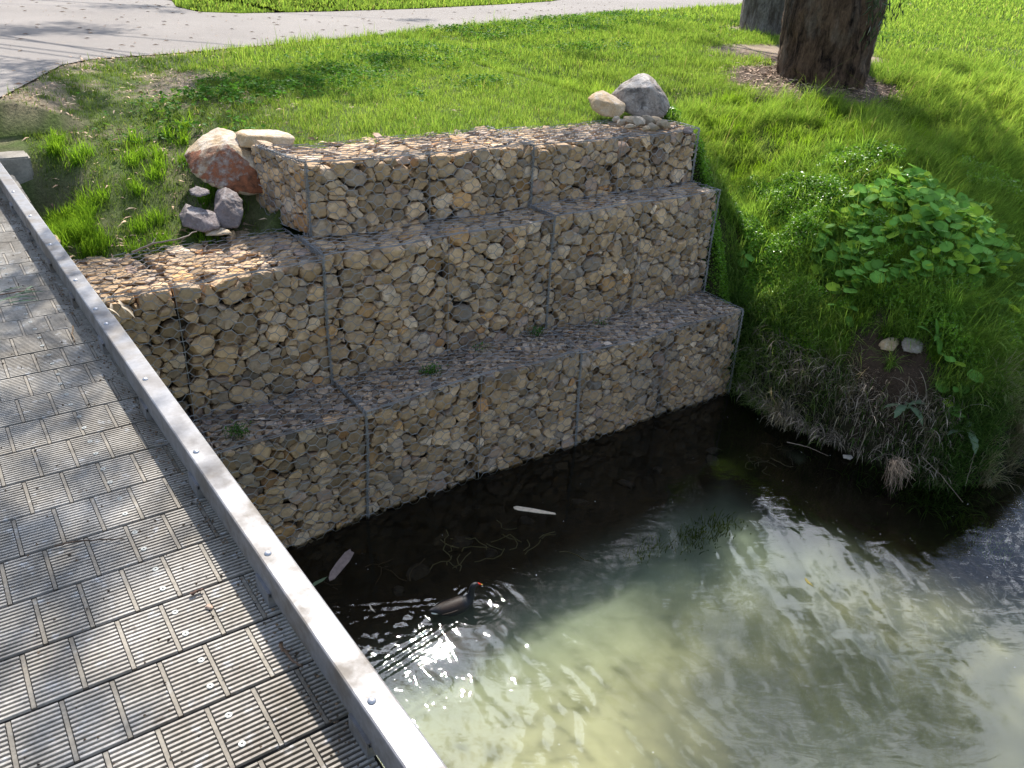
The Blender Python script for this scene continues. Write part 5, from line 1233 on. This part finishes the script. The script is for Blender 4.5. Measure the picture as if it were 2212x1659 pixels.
flat_piece('gum_leaf', [(1738, 1249), (1742, 1258), (1758, 1268), (1750, 1259), (1741, 1249)], .003, .002, M_DRY, 'small yellow curved leaf on the glittering water at right', 'leaf', (.62, .46, .12))
flat_piece('wood_chip', [(1820, 984), (1838, 985), (1842, 990), (1836, 994), (1828, 991), (1822, 990)], .02, .01, M_DRY, 'pale chip caught at the water edge under the bank', 'chip', (.55, .47, .38))
# specks of fluff
fl = Stuff(); n = 70; x = rng.uniform(-.5, 4.2, n); y = rng.uniform(-4, -.3, n); r = rng.uniform(.0015, .0045, n); k = toe_dist(x, y) < -.05; x, y, r = x[k | (x < 3.8)], y[k | (x < 3.8)], r[k | (x < 3.8)]; n = len(x)
V, F, cc = discs(np.stack([x, y, np.full(n, .006)], -1), r, up_normals(n, .2), np.full((n, 3), .75), 6, .4); fl.add(V, F, None, cc); fl.build('floating_fluff', M_DRY, None, 'white specks of seed fluff drifting on the creek', 'seed fluff')
# submerged twigs and weed below the wall
tw = Stuff()
def crooked(P0, n_, L_, col_, st, r=.004, z=-.12):
    for _ in range(n_):
        p = np.array([P0[0] + rng.normal(0, .16), P0[1] + rng.normal(0, .10), z + rng.normal(0, .02)]); a = rng.uniform(0, 6.28); pts_ = [p]
        for _k in range(rng.integers(3, 6)): a += rng.uniform(-1.1, 1.1); p = p + np.array([math.cos(a), math.sin(a), rng.normal(0, .2)]) * L_ * rng.uniform(.5, 1); pts_.append(p)
        pts_ = np.array(pts_); V, F = segs_tubes(pts_[:-1], pts_[1:], r, 4); st.add(V, None, F, np.tile(col_, (len(V), 1)))
q = at(1000, 1190, -.12); crooked(q, 12, .07, (0.120, 0.100, 0.044), tw)
q = at(1120, 1170, -.12); crooked(q, 7, .07, (0.104, 0.088, 0.040), tw)
q = at(760, 1240, -.12); crooked(q, 6, .09, (0.064, 0.040, 0.020), tw)
q = at(1640, 1010, -.12); crooked(q, 8, .06, (0.064, 0.052, 0.028), tw)
q = at(1720, 960, -.12); crooked(q, 8, .07, (0.056, 0.044, 0.028), tw)
tw.build('sunken_twigs', M_DRY, None, 'crooked sunken twigs showing faintly under the shaded water', 'twigs')
wd = Stuff()
for (u, v, m_) in [(1500, 1150, 260), (1560, 1130, 160), (1400, 1180, 120), (2090, 1120, 220), (2150, 1180, 160)]:
    q = at(u, v, -.08); x = q[0] + rng.normal(0, .10, m_); y = q[1] + rng.normal(0, .07, m_)
    V, f3, f4, cc = blades(np.stack([x, y, np.full(m_, -.13)], -1), rng.uniform(.03, .09, m_), np.full(m_, .006), rng.uniform(.8, 2, m_), rng.uniform(0, 6.28, m_), np.array([.07, .10, .02]) * rng.uniform(.5, 1.3, (m_, 1)), 3); wd.add(V, f3, f4, cc)
wd.build('water_weed', M_GRASS, None, 'yellow green water weed just below the surface', 'water weed')
# root clump hanging into the water at the point of the bank
P0 = at(1935, 1000, .22); rc = empty('root_clump', tuple(P0), 'bleached root clump hanging into the water at the bank point', 'roots')
mb = MB()
for i in range(150):
    a = rng.uniform(0, 6.28); o1 = np.array([math.cos(a), math.sin(a), rng.normal(0, .6)]) * rng.uniform(.02, .10); s_ = P0 + rng.normal(0, .022, 3); e_ = s_ + o1 + np.array([-.02, -.06, -.05]); pts_ = [s_, (s_ + e_) / 2 + rng.normal(0, .015, 3), e_]
    mb.tube(pts_, [.0026, .002, .0012], 4, np.array([.42, .31, .21]) * rng.uniform(.5, 1.2))
for i in range(60):
    s_ = P0 + rng.normal(0, .03, 3); L_ = rng.uniform(.12, .26); e_ = s_ + np.array([rng.normal(-.02, .05), rng.normal(-.05, .05), -L_]); pts_ = [s_, (s_ + e_) / 2 + rng.normal(0, .02, 3), e_]
    mb.tube(pts_, [.003, .0022, .0012], 4, np.array([.27, .19, .13]) * rng.uniform(.5, 1.3))
mb.build('rootlets', M_DRY, rc)
# long bare sticks over the dead stems
for (a_, b_, lab) in [((1700, 955, .12), (1790, 985, .05), 'thin pale stick reaching from the bank over the water near the wall end'), ((1870, 830, .45), (1915, 935, .2), 'thin straight pale stem leaning down the bank left of the thistle'), ((1990, 985, .25), (2080, 1085, .03), 'long thin stick slanting to the water right of the root clump'), ((2110, 960, .35), (2085, 1050, .1), 'brown upright root strand under the right bank')]:
    twig([at(*a_), (np.array(at(*a_)) + np.array(at(*b_))) / 2 + [0, 0, .02], at(*b_)], .0035, lab, (.30, .23, .17))

# ------------------------------------------------------------------ moorhen
def bird():
    root = empty('moorhen', tuple(DUCK), 'dark moorhen with a red shield swimming to the right below the wall', 'bird')
    h = np.array([HEAD[0], HEAD[1], 0]); s = np.array([-HEAD[1], HEAD[0], 0]); up = np.array([0, 0, 1.])
    # spine: (along, height, half width, half height)
    S = [(-.185, .058, .003, .003), (-.165, .055, .016, .010), (-.135, .046, .032, .022), (-.10, .036, .047, .036), (-.055, .028, .057, .048), (-.005, .025, .060, .054), (.045, .028, .056, .053), (.080, .038, .045, .045), (.100, .062, .031, .032), (.108, .090, .022, .023), (.112, .118, .0185, .019), (.116, .140, .019, .020), (.126, .156, .0195, .019), (.142, .160, .0165, .0155), (.156, .156, .010, .010), (.163, .153, .004, .005)]
    S = np.array(S); t = np.arange(len(S)); tt = np.linspace(0, len(S) - 1, 60); Q = np.stack([np.interp(tt, t, S[:, i]) for i in range(4)], -1)
    for _ in range(2): Q[1:-1] = (Q[:-2] + Q[1:-1] * 2 + Q[2:]) / 4
    P = DUCK[None] + Q[:, :1] * h + Q[:, 1:2] * up; P[:, 2] = Q[:, 1]
    T = np.gradient(np.stack([Q[:, 0], Q[:, 1]], -1), axis=0); T /= np.linalg.norm(T, axis=1, keepdims=True); Nv = -T[:, 1:2] * h + T[:, :1] * up
    n = 24; a = np.arange(n) * 2 * np.pi / n
    V = P[:, None] + Q[:, 2][:, None, None] * np.cos(a)[None, :, None] * s + Q[:, 3][:, None, None] * np.sin(a)[None, :, None] * Nv[:, None]
    i = np.arange(59)[:, None] * n; j = np.arange(n)[None]; k = (j + 1) % n; F = np.stack([i + j, i + k, i + n + k, i + n + j], -1).reshape(-1, 4)
    along = np.repeat(Q[:, 0], n); topness = np.tile(np.sin(a), 60)
    brown = (sst(-.16, -.10, along) * (1 - sst(.02, .07, along)) * sst(.0, .4, topness))[:, None]
    V_ = V.reshape(-1, 3) ; c = np.array([.010, .011, .014]) * (1 - brown) + np.array([.022, .012, .007]) * brown
    c = c * (.8 + .5 * fbm(V_ * 60, 7, 3)[:, None])
    m = attr_mat('plumage', .6, 90, .25, d=.004); mesh_np('body', V_, F, m, root, c, True)
    mb = MB(); q = DUCK * [1, 1, 0] + h * .163 + up * .152
    mb.tube([q - h * .012 + up * .012, q - h * .004 + up * .007, q + h * .006, q + h * .016 - up * .006], [.006, .0075, .006, .0035], 8, (.62, .035, .015)); mb.build('frontal_shield', M_DRY, root, True)
    mb = MB(); mb.tube([q + h * .015 - up * .0055, q + h * .021 - up * .008, q + h * .027 - up * .0105], [.0042, .003, .001], 8, (.75, .60, .10)); mb.build('bill_tip', M_DRY, root, True)
    for sg in (-1, 1):
        mb = MB(); b_ = DUCK * [1, 1, 0] - h * .175 + s * sg * .014 + up * .046
        mb.tube([b_, b_ + h * .018 + s * sg * .010 - up * .004, b_ + h * .040 + s * sg * .014 - up * .010], [.003, .005, .002], 6, (.7, .68, .6)); mb.build('undertail_feathers', M_DRY, root, True)
        mb = MB(); ww = [DUCK * [1, 1, 0] + h * (-.115 + .15 * t_) + s * sg * (.046 + .0155 * math.sin(math.pi * (t_ * .9 + .1))) + up * (.040 + .004 * math.sin(3 * t_)) for t_ in np.linspace(0, 1, 9)]
        mb.tube(ww, np.array([.002, .004, .005, .005, .005, .005, .004, .003, .001]), 6, (.016, .010, .007)); mb.build('wing_edge', M_DRY, root, True)
        mb = MB(); e = DUCK * [1, 1, 0] + h * .138 + s * sg * .0165 + up * .163; mb.tube([e - s * sg * .002, e + s * sg * .0012], [.0024, .0016], 8, (.25, .02, .01)); mb.build('eye', M_DRY, root, True)
    return root
bird()
